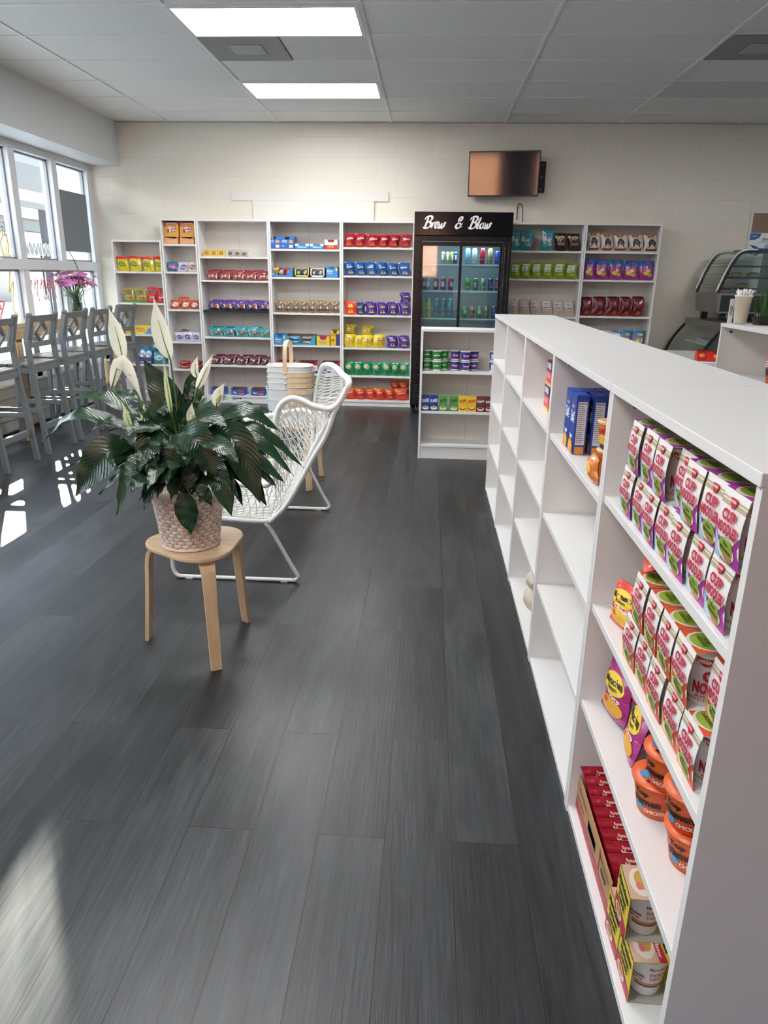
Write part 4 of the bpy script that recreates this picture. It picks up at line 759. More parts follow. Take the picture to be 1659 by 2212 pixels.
g = bag(.112, .125, .034, 'b82436', [('e', 0, .058, .05, .028, 'd8c040'), ('t', 'Maruchan', 0, .083, .085, .018, '15161e', 0, .05), ('t', 'Ramen', 0, .066, .05, .012, '1c1c22', 0, .03), ('t', 'Noodle Soup', 0, .051, .075, .011, '1c1c22', 0, .03), ('t', 'Beef Flavor', 0, .024, .06, .010, 'f0d8b8'), ('t', 'Maruchan', .01, .104, .06, .011, 'f0e6e0', 0, .05), ('t', 'Ramen Noodle', .01, .114, .05, .006, 'f0d8b8', 0, .03)], kind='ramen_bag', seed=62)
for i in range(9):
    y = 1.716-i*.040
    put(g, (.528, y, Z4+.012), R.uniform(-.04, .04), 'red beef ramen bag, %s from far end of the cardboard carton' % ORD[i], 'bag', 'beef ramen bags in the carton', rx=-.12)
def lunch():
    root = bpy.data.objects.new('instant_noodle_pack', None); COL.objects.link(root); root.empty_display_size = .05
    w, h, d = .092, .112, .092; mb = MB(); my = mat('e8cf3c', .4)
    mb.box(-w/2, 0, 0, w/2, .0012, h, my); mb.box(-w/2, 0, h-.0012, w/2, d, h, my); mb.box(-w/2, d-.0012, 0, w/2, d, h, my); mb.box(-w/2, 0, 0, w/2, d, .0012, mat('a8a49c', .7))
    decals(mb, lambda u, v, e: (u, -e, v), [('p', [(-w/2, 0), (w/2, 0), (w/2, .03), (-w/2, .045)], 'b8324a'), ('t', 'Maruchan', 0, .093, .08, .018, '1c1c2c', 0, .05), ('t', 'Instant', 0, .072, .06, .015, '1c1c2c', 0, .05), ('t', 'Lunch', 0, .055, .05, .015, '1c1c2c', 0, .05), ('e', -.01, .022, .026, .014, 'e8d8c0'), ('e', -.01, .024, .018, .009, 'b88a4a')])
    decals(mb, lambda u, v, e: (u, d/2+v, h+e), [('p', [(-w/2, -.045), (w/2, -.045), (w/2, .02), (-w/2, .0)], 'c9a58c'), ('e', 0, -.015, .038, .022, 'e0d2c0'), ('e', -.005, -.012, .026, .014, 'c89a4a'), ('e', .012, -.02, .01, .006, 'd86a7a'), ('p', [(-w/2, .004), (w/2, .008), (w/2, .024), (-w/2, .018)], 'b8243c'), ('t', 'Beef flavor', 0, .013, .07, .008, 'f4e8e0'), ('t', 'Instant', 0, .030, .05, .010, '1c1c2c', 0, .05), ('t', 'Maruchan', 0, .041, .06, .007, '1c1c2c', 0, .04)])
    mb.build('sleeve', root)
    mb = MB(); R0, R1, H = .031, .0415, .100
    mb.lathe([(R0*.95, 0), (R0, .003), (R1, H-.004), (R1+.002, H-.002), (R1, H), (0, H)], mat('e2e2e4', .35), 26)
    def G(u, v, e):
        r = R0+(R1-R0)*v/H+e; a = u/.037; return (r*math.cos(a), r*math.sin(a), v)
    decals(mb, G, [('r', -.035, .034, .03, .040, 'b9784a'), ('r', -.035, .028, .03, .033, '7a2c34'), ('t', 'Instant\nLunch', .012, .062, .034, .024, 'c0704a', 0, .03), ('t', 'Maruchan', .010, .084, .034, .008, '8a3c4a', 0, .03), ('r', -.04, .055, -.014, .06, '9a5a68'), ('r', -.04, .046, -.018, .05, '9a5a68')])
    mb.build('cup', root, (0, .046, .002)); return root
pl = lunch()
packs(pl, [(.457, 1.285, Z4, 'yellow instant noodle cup pack beside the cardboard carton', .02), (.452, 1.235, Z4+.1135, 'yellow instant noodle cup pack stacked on top of another', -.03), (.458, 1.187, Z4, 'yellow instant noodle cup pack nearest the camera on lowest shelf', .0)], 'yellow instant noodle cup packs', 'noodle cup')
# unit four: macaroni cartons and cups
ZM = .932
mc = carton(.082, .185, .038, '22439a', [('e', 0, .158, .006, .006, 'c83038'), ('t', 'KRAFT', 0, .145, .04, .010, 'e8ecf4'), ('t', 'MAC', 0, .115, .034, .06, 'e4e8f2', 90, .05), ('p', [(-.02, .055), (-.01, .045), (.01, .045), (.02, .055), (.015, .06), (0, .052), (-.015, .06)], 'f0f0f0'), ('e', 0, .02, .034, .024, 'e0902c'), ('e', .0, .024, .022, .014, 'f0b84a')], top='2f4fa6',
            rdec=[('r', -.014, .03, .014, .165, 'd6d6da'), ('t', 'Nutrition Facts', 0, .160, .025, .006, '15161c', 0, .03)]+[('r', -.0125, .15-.0062*i, .0125*(.3+.7*((i*7) % 5)/5), .1515-.0062*i, '4a4c54') for i in range(19)]+[('r', -.014, .0, .014, .024, 'd88a34')], kind='macaroni_box')
for r in range(2):
    for k in range(5):
        put(mc, (.462+k*.041+(.012 if r else 0)*(k > 0), 2.378-r*.088-(.006 if k % 2 else 0), ZM), RZ+R.uniform(-.03, .03), 'blue macaroni box, %s from the aisle, %s row' % (ORD[k], ('far', 'near')[r]), 'box', 'blue macaroni boxes')
vc = cup(.032, .042, .075, 'e07a2c', [('t', 'Velveeta', -.006, .052, .066, .020, 'c8301c', 6, .05), ('e', .01, .028, .024, .014, 'f0b040'), ('e', -.03, .03, .012, .014, 'f0b040')], rim='e8c8a0', lid='d8a070', bottom=(.014, '2c3468'), kind='macaroni_cup')
put(vc, (.52, 1.985, ZM+.0015), RZ+.4, 'orange macaroni cup, lower one beside the blue boxes', 'cup', 'orange macaroni cups'); put(vc, (.515, 1.985, ZM+.081), RZ+.2, 'orange macaroni cup, upper one beside the blue boxes', 'cup', 'orange macaroni cups')
g = bag(.085, .075, .035, 'd87a2c', [('e', 0, .04, .025, .016, 'f0c060')], kind='sauce_pouch', seed=63); put(g, (.463, 1.93, ZM), RZ, 'small orange pouch in front of the macaroni cups', 'bag')
# unit three: two printed boxes, plastic bag
g = carton(.12, .10, .10, 'd8384c', [('r', -.06, .06, .06, .10, '24306a'), ('t', 'OVER', 0, .08, .1, .026, 'f4f4f6', 0, .05), ('r', -.06, 0, .06, .012, 'e8c83a'), ('t', 'SOUR', 0, .04, .09, .02, 'f8d8dc')], rdec=[('r', -.05, .06, .05, .10, '24306a'), ('t', 'OVER', 0, .08, .09, .026, 'f4f4f6', 0, .05), ('r', -.05, 0, .05, .012, 'e8c83a'), ('r', -.05, .046, .05, .058, '4a9a4a'), ('t', 'SOUR', 0, .03, .08, .018, 'f8d8dc')], kind='candy_box')
put(g, (.500, 3.06, .932), RZ, 'navy and red candy box, lower one at the divider', 'box', 'stacked candy boxes'); put(g, (.503, 3.06, 1.033), RZ, 'navy and red candy box, upper one at the divider', 'box', 'stacked candy boxes')
for i, (x, y, z, s) in enumerate([(.52, 2.98, .024, 1), (.50, 2.93, .155, .7)]):
    mb = MB(); rr = random.Random(5+i)
    mb.grid(lambda a, b: (.055*s*math.sin(PI*b)**.6*math.cos(2*PI*a)*(1+.2*math.sin(9*a*PI+5*b)), .06*s*math.sin(PI*b)**.6*math.sin(2*PI*a)*(1+.18*math.sin(8*a*PI-7*b)), .15*s*b*(1+.05*math.sin(6*PI*a))), 22, 12, mat('d9cfb8', .4, 0, .6, 50, .1))
    o = mb.build('plastic_bag', None, (x, y, z)); tag(o, 'crumpled cream plastic bag, %s one in the middle island unit' % ('larger', 'smaller upper')[i], 'bag')
# far right unit
g = bag(.13, .19, .06, 'cf5a2a', [('r', -.065, .105, .065, .135, 'e8e4e4'), ('t', 'DUNKS', 0, .12, .1, .022, 'c0402c', 0, .04), ('p', [(-.06, .05), (-.02, .06), (-.01, .1), (-.055, .1)], '3a3438'), ('r', -.062, .135, .0, .18, 'd8692c'), ('e', .02, .04, .035, .02, 'c04028'), ('e', .0, .155, .03, .014, '2a1c1c')], kind='snack_bag', seed=70)
put(g, (1.80, 3.86, .932), RZ+.6, 'orange and red snack bag at the right edge of photo', 'bag', rx=-.05, sx=1.1)
g = bag(.11, .17, .05, 'd8c82c', [('t', 'CORN', 0, .1, .03, .08, '2a2a2a', 0, .04)], kind='snack_bag', seed=71); put(g, (1.87, 3.95, .932), RZ+.5, 'yellow snack bag behind the orange one at right edge', 'bag', rx=-.05)

# ================================================================== drinks cooler
FX0, FX1, FY, FB, FH = -.187, .815, 7.93, 8.64, 2.08
cl = thing('drinks_cooler', 'tall black two-door drinks cooler with a script sign on top', 'cooler', (0, 0, 0))
MK = mat('0b0b0d', .28, 0, .02, 30); MLN = mat('98a3a7', .4)
mb = MB(); mb.box(FX0, FY+.05, .10, FX0+.05, FB, FH-.02, MK); mb.box(FX1-.05, FY+.05, .10, FX1, FB, FH-.02, MK); mb.box(FX0+.05, FB-.04, .10, FX1-.05, FB, FH-.02, MK); mb.box(FX0+.05, FY+.05, .10, FX1-.05, FB-.04, .42, MK); mb.box(FX0+.05, FY+.05, 1.80, FX1-.05, FB-.04, FH-.02, MK); mb.build('body', cl, bevel=.004)
mb = MB(); mb.box(FX0+.05, FB-.055, .42, FX1-.05, FB-.042, 1.80, MLN); mb.box(FX0+.05, FY+.09, .42, FX0+.058, FB-.055, 1.80, MLN); mb.box(FX1-.058, FY+.09, .42, FX1-.05, FB-.055, 1.80, MLN); mb.box(FX0+.058, FY+.09, .42, FX1-.058, FB-.055, .43, MLN); mb.box(FX0+.058, FY+.09, 1.785, FX1-.058, FB-.055, 1.80, MLN); mb.build('interior', cl)
mb = MB(); mb.box(FX0+.001, FY-.02, 1.856, FX1-.001, FY+.05, FH, mat('0c0c0e', .14)); mb.build('header_sign', cl, bevel=.003)
mb = MB()   # frame around the doors
for b in [(FX0, 1.80, FX1, 1.852), (FX0, .10, FX0+.07, 1.80), (FX1-.085, .10, FX1, 1.80), (FX0+.07, .38, FX1-.085, .44)]: mb.box(b[0], FY, b[1], b[2], FY+.05, b[3], MK)
mb.box(FX1-.07, FY-.004, .5, FX1-.062, FY, 1.78, mat('3a3c40', .2, .6)); mb.box(FX1-.03, FY-.004, .12, FX1-.022, FY, 1.80, mat('2c2e32', .2, .6))
for k in range(9): mb.box(FX0+.03, FY-.003, .13+k*.024, FX1-.03, FY+.001, .14+k*.024, mat('1c1d20', .4))
mb.build('door_frame', cl, bevel=.002)
for k, (x0, x1, yy) in enumerate(((FX0+.07, .312, FY+.028), (.290, FX1-.085, FY+.052))):
    mb = MB(); b = .026
    for a in ((x0, .44, x0+b, 1.795), (x1-b, .44, x1, 1.795), (x0+b, .44, x1-b, .44+b), (x0+b, 1.755, x1-b, 1.795)): mb.box(a[0], yy-.011, a[1], a[2], yy+.011, a[3], MK)
    o = mb.build('sliding_door', cl)
    mb = MB(); mb.box(x0+b, yy-.003, .44+b, x1-b, yy+.003, 1.755, M_FGLASS); mb.build('door_glass', o)
MWIRE = mat('c9ced2', .35, .3)
SH = [.70, .876, 1.034, 1.318, 1.585]
for x0, x1 in ((FX0+.062, .298), (.306, FX1-.062)):
    for z in SH:
        mb = MB()
        for a in ((x0, FY+.11), (x0, FB-.10)): mb.tube([(x0, a[1], z-.006), (x1, a[1], z-.006)], .003, MWIRE, 5)
        for q in range(15): xx = x0+.008+(x1-x0-.016)*q/14; mb.tube([(xx, FY+.108, z-.003), (xx, FB-.10, z-.003)], .0016, MWIRE, 4)
        mb.box(x0, FY+.104, z-.017, x1, FY+.107, z-.003, mat('e8ecee', .4))
        mb.tube([(x0, FY+.112, z+.045), (x1, FY+.112, z+.045)], .0018, MWIRE, 4)
        mb.build('wire_shelf', cl)
for x in (.300, ):
    mb = MB(); mb.box(x-.006, FY+.12, .44, x+.002, FY+.128, 1.78, mat('d8dcde', .4)); mb.build('shelf_rail', cl)
mb = MB()
for x in (FX0+.08, FX1-.08):
    for y in (FY+.09, FB-.1):
        mb.lathe([(.032, -.012), (.036, -.008), (.036, .008), (.032, .012)], mat('2a2a2c', .5), 16, c=(0, 0, 0)) if False else None
        mb.tube([(x-.012, y, .036), (x+.012, y, .036)], .036, mat('2c2c2e', .5), 18); mb.box(x-.02, y-.02, .04, x-.014, y+.03, .10, M_STEEL); mb.box(x+.014, y-.02, .04, x+.02, y+.03, .10, M_STEEL)
mb.build('caster_wheels', cl)
mb = MB(); mb.box(FX0+.09, FY+.085, 1.77, FX1-.09, FY+.10, 1.782, mat('eaf6ff', .5, emis=5)); mb.build('light_strip', cl)
ld = bpy.data.lights.new('cooler_lamp', 'AREA'); ld.shape = 'RECTANGLE'; ld.size = .8; ld.size_y = .05; ld.energy = 2.6; ld.color = (.86, .95, 1)
lo_ = bpy.data.objects.new('cooler_lamp', ld); COL.objects.link(lo_); lo_.location = (.31, FY+.105, 1.765); lo_.rotation_euler = (math.radians(28), 0, 0)
# brush script lettering built as tapered strokes
def brush(mb, strokes, x, z, s, y, m, wd=.0215):
    for k, st in enumerate(strokes):
        P = resample(bez([(a+b*.22, b, 0) for a, b in st], 8), 26); n = len(P); vs = []
        for i, p in enumerate(P):
            t = (P[min(i+1, n-1)]-P[max(i-1, 0)]); ang = math.atan2(t.y, t.x); q = i/(n-1)
            ww = wd*(.42+.72*abs(math.sin(ang-.5)))*min(1, .35+4*min(q, 1-q))
            nx, nz = -math.sin(ang), math.cos(ang)
            for sg in (1, -1): vs.append((x+p.x*s+nx*ww*sg*.5, y-.0004*k, z+p.y*s+nz*ww*sg*.5))
        mb.add(vs, [(2*i, 2*i+1, 2*i+3, 2*i+2) for i in range(n-1)], m)
LET = {'B': [[(.18, 1), (.12, .5), (.02, 0), (-.05, .02)], [(-.12, .72), (.0, .95), (.35, 1.05), (.55, .88), (.42, .62), (.14, .52)], [(.14, .52), (.45, .5), (.55, .25), (.35, .02), (.0, -.02), (-.12, .1)]],
       'r': [[(.05, .5), (.02, .2), (.0, 0)], [(.02, .2), (.12, .42), (.25, .5), (.3, .42)]], 'e': [[(.02, .2), (.2, .28), (.25, .45), (.12, .52), (.0, .3), (.08, .03), (.3, .08)]],
       'w': [[(0, .5), (.0, .1), (.1, 0), (.2, .15), (.25, .45)], [(.25, .45), (.23, .1), (.33, 0), (.47, .2), (.5, .5), (.62, .42)]], 'l': [[(.2, 1), (.1, .6), (.03, .12), (.12, .0), (.25, .08)]],
       'o': [[(.2, .5), (.05, .4), (.0, .15), (.12, 0), (.28, .12), (.3, .38), (.2, .5), (.32, .46), (.42, .5)]], '&': [[(.55, .1), (.3, .45), (.15, .75), (.3, 1), (.45, .88), (.3, .6), (.05, .35), (.0, .12), (.15, -.02), (.35, .08), (.5, .35), (.55, .5)]]}
WT = mat('f0eeea', .5); yy = FY-.0215; s = .108
for word in ((('B', -.085), ('r', -.015), ('e', .020), ('w', .058)), (('&', .232),), (('B', .375), ('l', .445), ('o', .476), ('w', .522))):
    mb = MB()
    for ch, x in word: brush(mb, LET[ch], x, 1.925, s, yy, WT)
    mb.build('sign_lettering', cl)['label'] = 'white brush script lettering'
# contents
cans = {}
def drink(key, mk, x, z, lab, y=None, s=1, sz=1):
    if key not in cans: cans[key] = mk()
    put(cans[key], (x, y or FY+.155, z+.001), R.uniform(-.5, .5), lab, 'can' if 'can' in lab else 'bottle', 'drinks in the cooler', sx=s, sy=s, sz=sz)
for i, (x, c) in enumerate(((.120, 'c9a86a'), (.168, 'b8bcc2'), (.212, 'c8b83a'), (.252, '3a5a9c'))): drink('a%d' % i, lambda c=c: can(c, dec=[('r', -.012, .04, .012, .09, 'e8e8ea')]), x, SH[4], '%s can, %s from left, top shelf behind the left door' % (('golden', 'silver', 'yellow', 'blue')[i], ORD[i]), s=.68, sz=.95)
for i, (x, c) in enumerate(((-.08, '6a5a40'), (-.028, 'b0b4b8'), (.055, 'b03a4a'), (.133, 'b8283c'), (.213, 'c42438'))): drink('b%d' % i, lambda c=c: can(c, dec=[('e', 0, .06, .02, .03, 'e4d8d8')]), x, SH[3], '%s can, %s from left, second shelf behind the left door' % (('brown', 'silver', 'rose', 'red', 'bright red')[i], ORD[i]), s=.95)
for i, (x, c, h) in enumerate(((.38, '8ac4d8', .155), (.45, 'c9ccd2', .155), (.534, 'a82434', .155), (.612, 'b09a7a', .155), (.690, '2a50b8', .13))): drink('c%d' % i, lambda c=c, h=h: can(c, h=h, r=.028), x, SH[4], '%s tall can, %s from left, top shelf behind the right door' % (('pale blue', 'silver', 'dark red', 'tan', 'blue')[i], ORD[i]))
for i, (x, c, c2) in enumerate(((.393, '7ac83a', '2c8a3a'), (.475, '3a8a5c', 'd8c8b0'), (.556, 'b8c4a8', '3a7a4a'), (.633, '24408c', 'c83040'), (.706, '24408c', 'c83040'))): drink('d%d' % i, lambda c=c, c2=c2: can(c, dec=[('e', 0, .065, .02, .018, c2), ('r', -.015, .03, .015, .036, 'e8e8e8')]), x, SH[3], '%s can, %s from left, second shelf behind the right door' % (('lime', 'green', 'pale green', 'navy', 'navy and red')[i], ORD[i]), s=.95)
for i, (x, c) in enumerate(((-.078, 'b8b45c'), (-.013, 'c9c46a'), (.071, '5a8a94'), (.143, '4f8894'), (.217, '4a94a0'))): drink('e%d' % i, lambda c=c: bottle(c, .2, .0315, 'dfe4e6', 'a8a060' if i < 2 else '2c5a6a'), x, SH[2], '%s bottle, %s from left, third shelf behind the left door' % (('yellow', 'yellow', 'teal', 'teal', 'teal')[i], ORD[i]))
for i, (x, c, c2) in enumerate(((.370, '2fa85c', 'e8f0e8'), (.453, 'd8822c', '2c3a4a'), (.532, '4a9a6a', 'd8e0c8'), (.606, 'b0a03a', '2c5a3a'), (.690, '2c50a0', 'c83040'))): drink('f%d' % i, lambda c=c, c2=c2: can(c, dec=[('e', 0, .065, .02, .02, c2), ('t', 'soda', 0, .09, .03, .012, 'f0f0f0')]), x, SH[2], '%s can, %s from left, third shelf behind the right door' % (('green', 'orange', 'mint', 'olive', 'blue')[i], ORD[i]))
for i, x in enumerate((-.083, -.015, .066, .142, .222)): drink('g', lambda: bottle('b8c4c6', .19, .031, 'e8eaea', '8aa0a8'), x, SH[0]+.01, 'clear bottle, %s from left, lowest visible row behind the left door' % ORD[i])
for i, x in enumerate((.37, .45, .53, .61, .69)): drink('h', lambda: bottle('9aa8ae', .178, .031, '4a5458', '6a7a80'), x, SH[0], 'dark capped bottle, %s from left, lowest visible row right door' % ORD[i])

# ================================================================== television, cable, notice board
tv = thing('television', 'flat black television mounted on the block wall above the cooler', 'television', (.74, 8.50, 2.505)); tv.rotation_euler = (math.radians(4), 0, math.radians(-7))
mb = MB(); mb.box(-.375, -.018, -.222, .375, .03, .222, mat('0d0d0f', .25)); mb.build('bezel', tv, bevel=.004)
mb = MB(); mb.box(-.362, -.0195, -.207, .362, -.0182, .209, mat('08080a', .07, spec=.9)); mb.build('screen', tv)
mb = MB(); mb.box(-.12, .03, -.12, .12, .05, .12, M_BLKM); mb.build('back_cover', tv)
wm = thing('wall_bracket', 'black metal bracket plate sticking out beside the television', 'bracket', (1.135, 8.62, 2.49))
mb = MB(); mb.box(-.055, -.012, -.155, .062, .035, .155, M_BLKM); mb.bar((-.05, 0, 0), (-.30, -.055, .01), .05, .03, M_BLKM); mb.build('plate', wm, bevel=.003)
for z in (-.12, 0, .12):
    mb = MB(); mb.lathe([(.008, 0), (.008, .003), (0, .004)], M_STEEL, 12); o = mb.build('screw', wm, (.022, -.0125, z)); o.rotation_euler = (PI/2, 0, 0)
mb = MB(); mb.tube(bez([(.925, 8.65, 2.06), (.925, 8.645, 2.19), (.94, 8.62, 2.225), (.972, 8.62, 2.20), (.985, 8.63, 2.12), (.988, 8.645, 2.025)]), .005, mat('3a302c', .5), 8); tag(mb.build('power_cable'), 'dark cable looping down the wall above the right bookcases', 'cable')
nb = thing('notice_board', 'white framed notice board with blue certificate on the back wall', 'notice board', (3.44, 8.64, 1.70))
mb = MB(); mb.box(0, 0, 0, .62, .018, .475, M_WHITE2); mb.build('frame', nb, bevel=.002)
mb = MB(); mb.box(.025, -.002, .255, .60, .001, .455, mat('8d7764', .7, 0, .2, 120)); decals(mb, lambda u, v, e: (u, -.002-e, v), [('t', 'LICENSES', .2, .41, .12, .014, 'a89a8a')]); mb.build('cork_panel', nb)
mb = MB(); mb.box(.02, -.003, .02, .60, .001, .25, mat('e9ecef', .45)); decals(mb, lambda u, v, e: (u, -.003-e, v), [('p', [(.02, .25), (.14, .25), (.12, .205), (.08, .185), (.02, .18)], '1f6aa8'), ('t', 'NATIONAL', .065, .22, .06, .011, 'e8f0f8'), ('t', 'ServSafe', .21, .195, .11, .022, '2c2e34', 0, .03), ('t', 'CERTIFICATION', .21, .176, .11, .009, '5a5c62'), ('p', [(.02, .135), (.10, .12), (.15, .09), (.165, .06), (.12, .022), (.08, .022), (.12, .06), (.10, .095), (.06, .12)], '2a74b4'), ('e', .22, .115, .03, .028, '7ab0d8'), ('r', .04, .035, .07, .042, '3a3c42'), ('r', .11, .16, .30, .165, '8a8c92')]); mb.build('certificate', nb)

# ================================================================== display cases and white counters on the right
M_DK = mat('16201f', .4); M_STL = mat('8e8b86', .33, .7, .03, 30)
CV = [(2.903, 1.336), (2.963, 1.515), (3.009, 1.629), (3.063, 1.71), (3.131, 1.741), (3.252, 1.745)]
uc = thing('pastry_case', 'stainless countertop pastry case with curved glass on larger case', 'display case', (0, 0, 0))
ya, yb_ = 7.82, 8.46; P = bez([(x, 0, z) for x, z in CV], 4)
mb = MB()
for i in range(len(P)-1):
    a, b = P[i], P[i+1]; mb.add([(a.x, ya+.02, a.z), (b.x, ya+.02, b.z), (b.x, yb_-.02, b.z), (a.x, yb_-.02, a.z)], [(0, 1, 2, 3)], M_CGLASS, True)
mb.build('curved_glass', uc)
for y in (ya, yb_-.03):
    mb = MB()
    for i in range(len(P)-1): a, b = P[i], P[i+1]; mb.hexa([(a.x, y, a.z), (a.x+.02, y, a.z-.01), (a.x+.02, y+.03, a.z-.01), (a.x, y+.03, a.z), (b.x, y, b.z), (b.x+.012, y, b.z-.02), (b.x+.012, y+.03, b.z-.02), (b.x, y+.03, b.z)], mat('0e1214', .3))
    mb.tube([(p.x-.012, y+.015, p.z+.008) for p in P], .010, mat('c9cbc8', .3, .5), 8); mb.build('glass_rail', uc)
mb = MB(); mb.hexa([(2.93, ya, 1.14), (3.60, ya, 1.14), (3.60, yb_, 1.14), (2.93, yb_, 1.14), (2.90, ya, 1.336), (3.60, ya, 1.336), (3.60, yb_, 1.336), (2.90, yb_, 1.336)], M_STL); mb.box(2.945, ya-.004, 1.155, 3.56, ya, 1.315, M_DK); mb.box(2.93, ya+.07, 1.17, 2.928, ya+.14, 1.20, M_DK); mb.build('base', uc, bevel=.004)
mb = MB(); mb.box(3.24, ya, 1.735, 3.60, yb_, 1.765, mat('24282a', .4)); mb.box(3.55, ya+.01, 1.336, 3.58, yb_-.01, 1.735, mat('c6cac8', .25, .3)); mb.box(3.02, ya+.012, 1.34, 3.54, ya+.016, 1.73, M_CGLASS); mb.build('top_and_rear_door', uc)
for z, x0 in ((1.60, 3.02), (1.49, 2.985), (1.385, 2.95)):
    mb = MB(); mb.box(x0, ya+.03, z-.006, 3.50, yb_-.04, z, mat('9aa6a4', .2, .2)); mb.box(x0, ya+.026, z-.014, 3.50, ya+.03, z+.004, mat('1c2526', .3)); mb.tube([(x0, ya+.05, z+.025), (x0, yb_-.06, z+.025)], .003, mat('7a8684', .3, .8), 5); mb.build('shelf', uc)
for x in (3.0, 3.5):
    for y in (ya+.06, yb_-.08):
        mb = MB(); mb.box(x-.03, y-.02, 1.062, x+.03, y+.03, 1.14, MK); mb.build('foot', uc)
for i, (x, z, c) in enumerate(((3.2, 1.386, 'b07a3a'), (3.12, 1.49, '9a7a50'), (3.3, 1.49, 'a88a60'))):
    mb = MB(); mb.lathe([(.05, 0), (.07, .012), (.06, .035), (.03, .048), (0, .05)], mat(c, .6, 0, .5, 60), 16); tag(mb.build('pastry', None, (x, 8.0, z+.001)), 'brown pastry on the %s shelf of pastry case' % ('lowest', 'middle', 'middle right')[i], 'pastry')
lc = thing('refrigerated_case', 'large refrigerated display case with bowed glass front beside the block wall', 'display case', (0, 0, 0))
y0, y1 = 7.46, 8.56
mb = MB(); mb.box(2.86, y0, 1.03, 3.62, y1, 1.06, M_STL); mb.hexa([(2.86, y0, .985), (3.62, y0, .985), (3.62, y1, .985), (2.86, y1, .985), (2.86, y0, 1.03), (3.62, y0, 1.03), (3.62, y1, 1.03), (2.86, y1, 1.03)], M_STL); mb.build('top', lc, bevel=.003)
Q = bez([(2.87, 0, 1.0), (2.79, 0, .90), (2.72, 0, .78), (2.67, 0, .62), (2.65, 0, .45)], 4)
mb = MB()
for i in range(len(Q)-1): a, b = Q[i], Q[i+1]; mb.add([(a.x, y0+.02, a.z), (b.x, y0+.02, b.z), (b.x, y1-.02, b.z), (a.x, y1-.02, a.z)], [(0, 1, 2, 3)], M_CGLASS, True)
mb.build('curved_glass', lc)
for y in (y0, y1-.03):
    mb = MB()
    for i in range(len(Q)-1): a, b = Q[i], Q[i+1]; mb.hexa([(a.x-.012, y, a.z), (a.x+.012, y, a.z-.004), (a.x+.012, y+.03, a.z-.004), (a.x-.012, y+.03, a.z), (b.x-.012, y, b.z), (b.x+.012, y, b.z-.004), (b.x+.012, y+.03, b.z-.004), (b.x-.012, y+.03, b.z)][::-1], mat('101416', .3))
    mb.build('glass_rail', lc)
mb = MB(); mb.prism([(p.x+.01, p.z) for p in Q]+[(3.6, .45), (3.6, 1.0)], y0+.03, y0+.034, mat('4a4c4c', .2), 'y'); mb.build('end_panel', lc)
mb = MB(); mb.box(2.66, y0, .0, 3.62, y1, .45, M_STL); mb.box(3.45, y0+.04, .45, 3.6, y1, .985, mat('c9cfcc', .4)); mb.build('base', lc, bevel=.004)
for z, x0 in ((.66, 2.78), (.82, 2.88)):
    mb = MB(); mb.box(x0, y0+.05, z-.01, 3.44, y1-.04, z, mat('cfd6d4', .3)); mb.build('shelf', lc)
for i in range(3):
    mb = MB(); mb.box(-.09, -.07, 0, .09, .07, .05, mat('c4c8c6', .2, .3, .5, 60)); tag(mb.build('food_container', None, (2.93+.03*i, 7.75+i*.2, .821)), 'clear plastic food container in lower case, %s from camera' % ORD[i], 'container')
def white_table(name, label, x0, y0, x1, y1, h):
    t = thing(name, label, 'counter', (0, 0, 0)); mb = MB(); mb.box(x0, y0, h-.03, x1, y1, h, mat('d6d8d8', .15)); mb.build('top', t, bevel=.003)
    for b in ((x0, y0, x0+.02, y1), (x1-.02, y0, x1, y1)): mb = MB(); mb.box(b[0], b[1], 0, b[2], b[3], h-.03, M_WHITE); mb.build('side_panel', t)
    mb = MB(); mb.box(x0+.02, y0+.03, 0, x1-.02, y0+.045, h-.03, M_WHITE); mb.build('front_panel', t)
white_table('white_counter', 'glossy white counter holding the red candy box on the right', 2.02, 5.85, 2.60, 6.82, .85)
white_table('white_counter', 'small white counter corner peeking over the island shelves', 1.24, 6.62, 1.68, 7.10, 1.0)
g = tray(.30, .075, .12, 'd8281e', [('p', [(-.15, .0), (-.08, .0), (-.09, .075), (-.15, .075)], 'b81c1a'), ('e', -.118, .045, .022, .014, 'e89a2c'), ('t', "REESE'S", .02, .045, .10, .026, 'f0d03a', 4, .05), ('t', 'HEARTS', .03, .018, .06, .008, 'f0e0d0'), ('t', 'Hershey', .115, .035, .055, .03, 'f0ecec', 0, .06)], .3, '7a1c18', nh=.8)
put(g, (2.265, 5.90, .851), -.18, 'red candy tray standing on the glossy white counter', 'box')
# straws and grass on the far right island unit
st = thing('straw_cup', 'pale plastic cup filled with white straws on the right unit', 'cup', (1.772, 4.375, 1.2245))
mb = MB(); mb.lathe([(.030, 0), (.034, .004), (.046, .150), (.047, .152)], mat('d8cdb8', .35, alpha=.92), 24); mb.lathe([(.047, .148), (.050, .152), (.047, .156)], mat('e8e2d8', .3), 24); mb.build('cup', st)
for i in range(16):
    a = i*2.4; r = .008+.026*(i/16)**.5; x, y = r*math.cos(a), r*math.sin(a); mb = MB(); mb.tube([(x*.6, y*.6, .012), (x*1.2, y*1.2, .155+.008*(i % 4)), (x*1.3+.006*math.cos(i), y*1.3, .178+.006*(i % 3))], .0045, mat('f2f0ee', .4), 6)
    tag(mb.build('drinking_straw', None, (1.772, 4.375, 1.2245)), 'white drinking straw standing in the pale plastic cup', 'straw', 'straws in the plastic cup')
gp = thing('grass_planter', 'black rectangular planter of tall green grass at right edge', 'plant', (1.92, 4.30, 1.2245))
mb = MB(); mb.hexa([(-.09, -.045, 0), (.13, -.045, 0), (.13, .045, 0), (-.09, .045, 0), (-.1, -.05, .045), (.14, -.05, .045), (.14, .05, .045), (-.1, .05, .045)], MK); mb.build('pot', gp, bevel=.002)
mb = MB(); rr = random.Random(3)
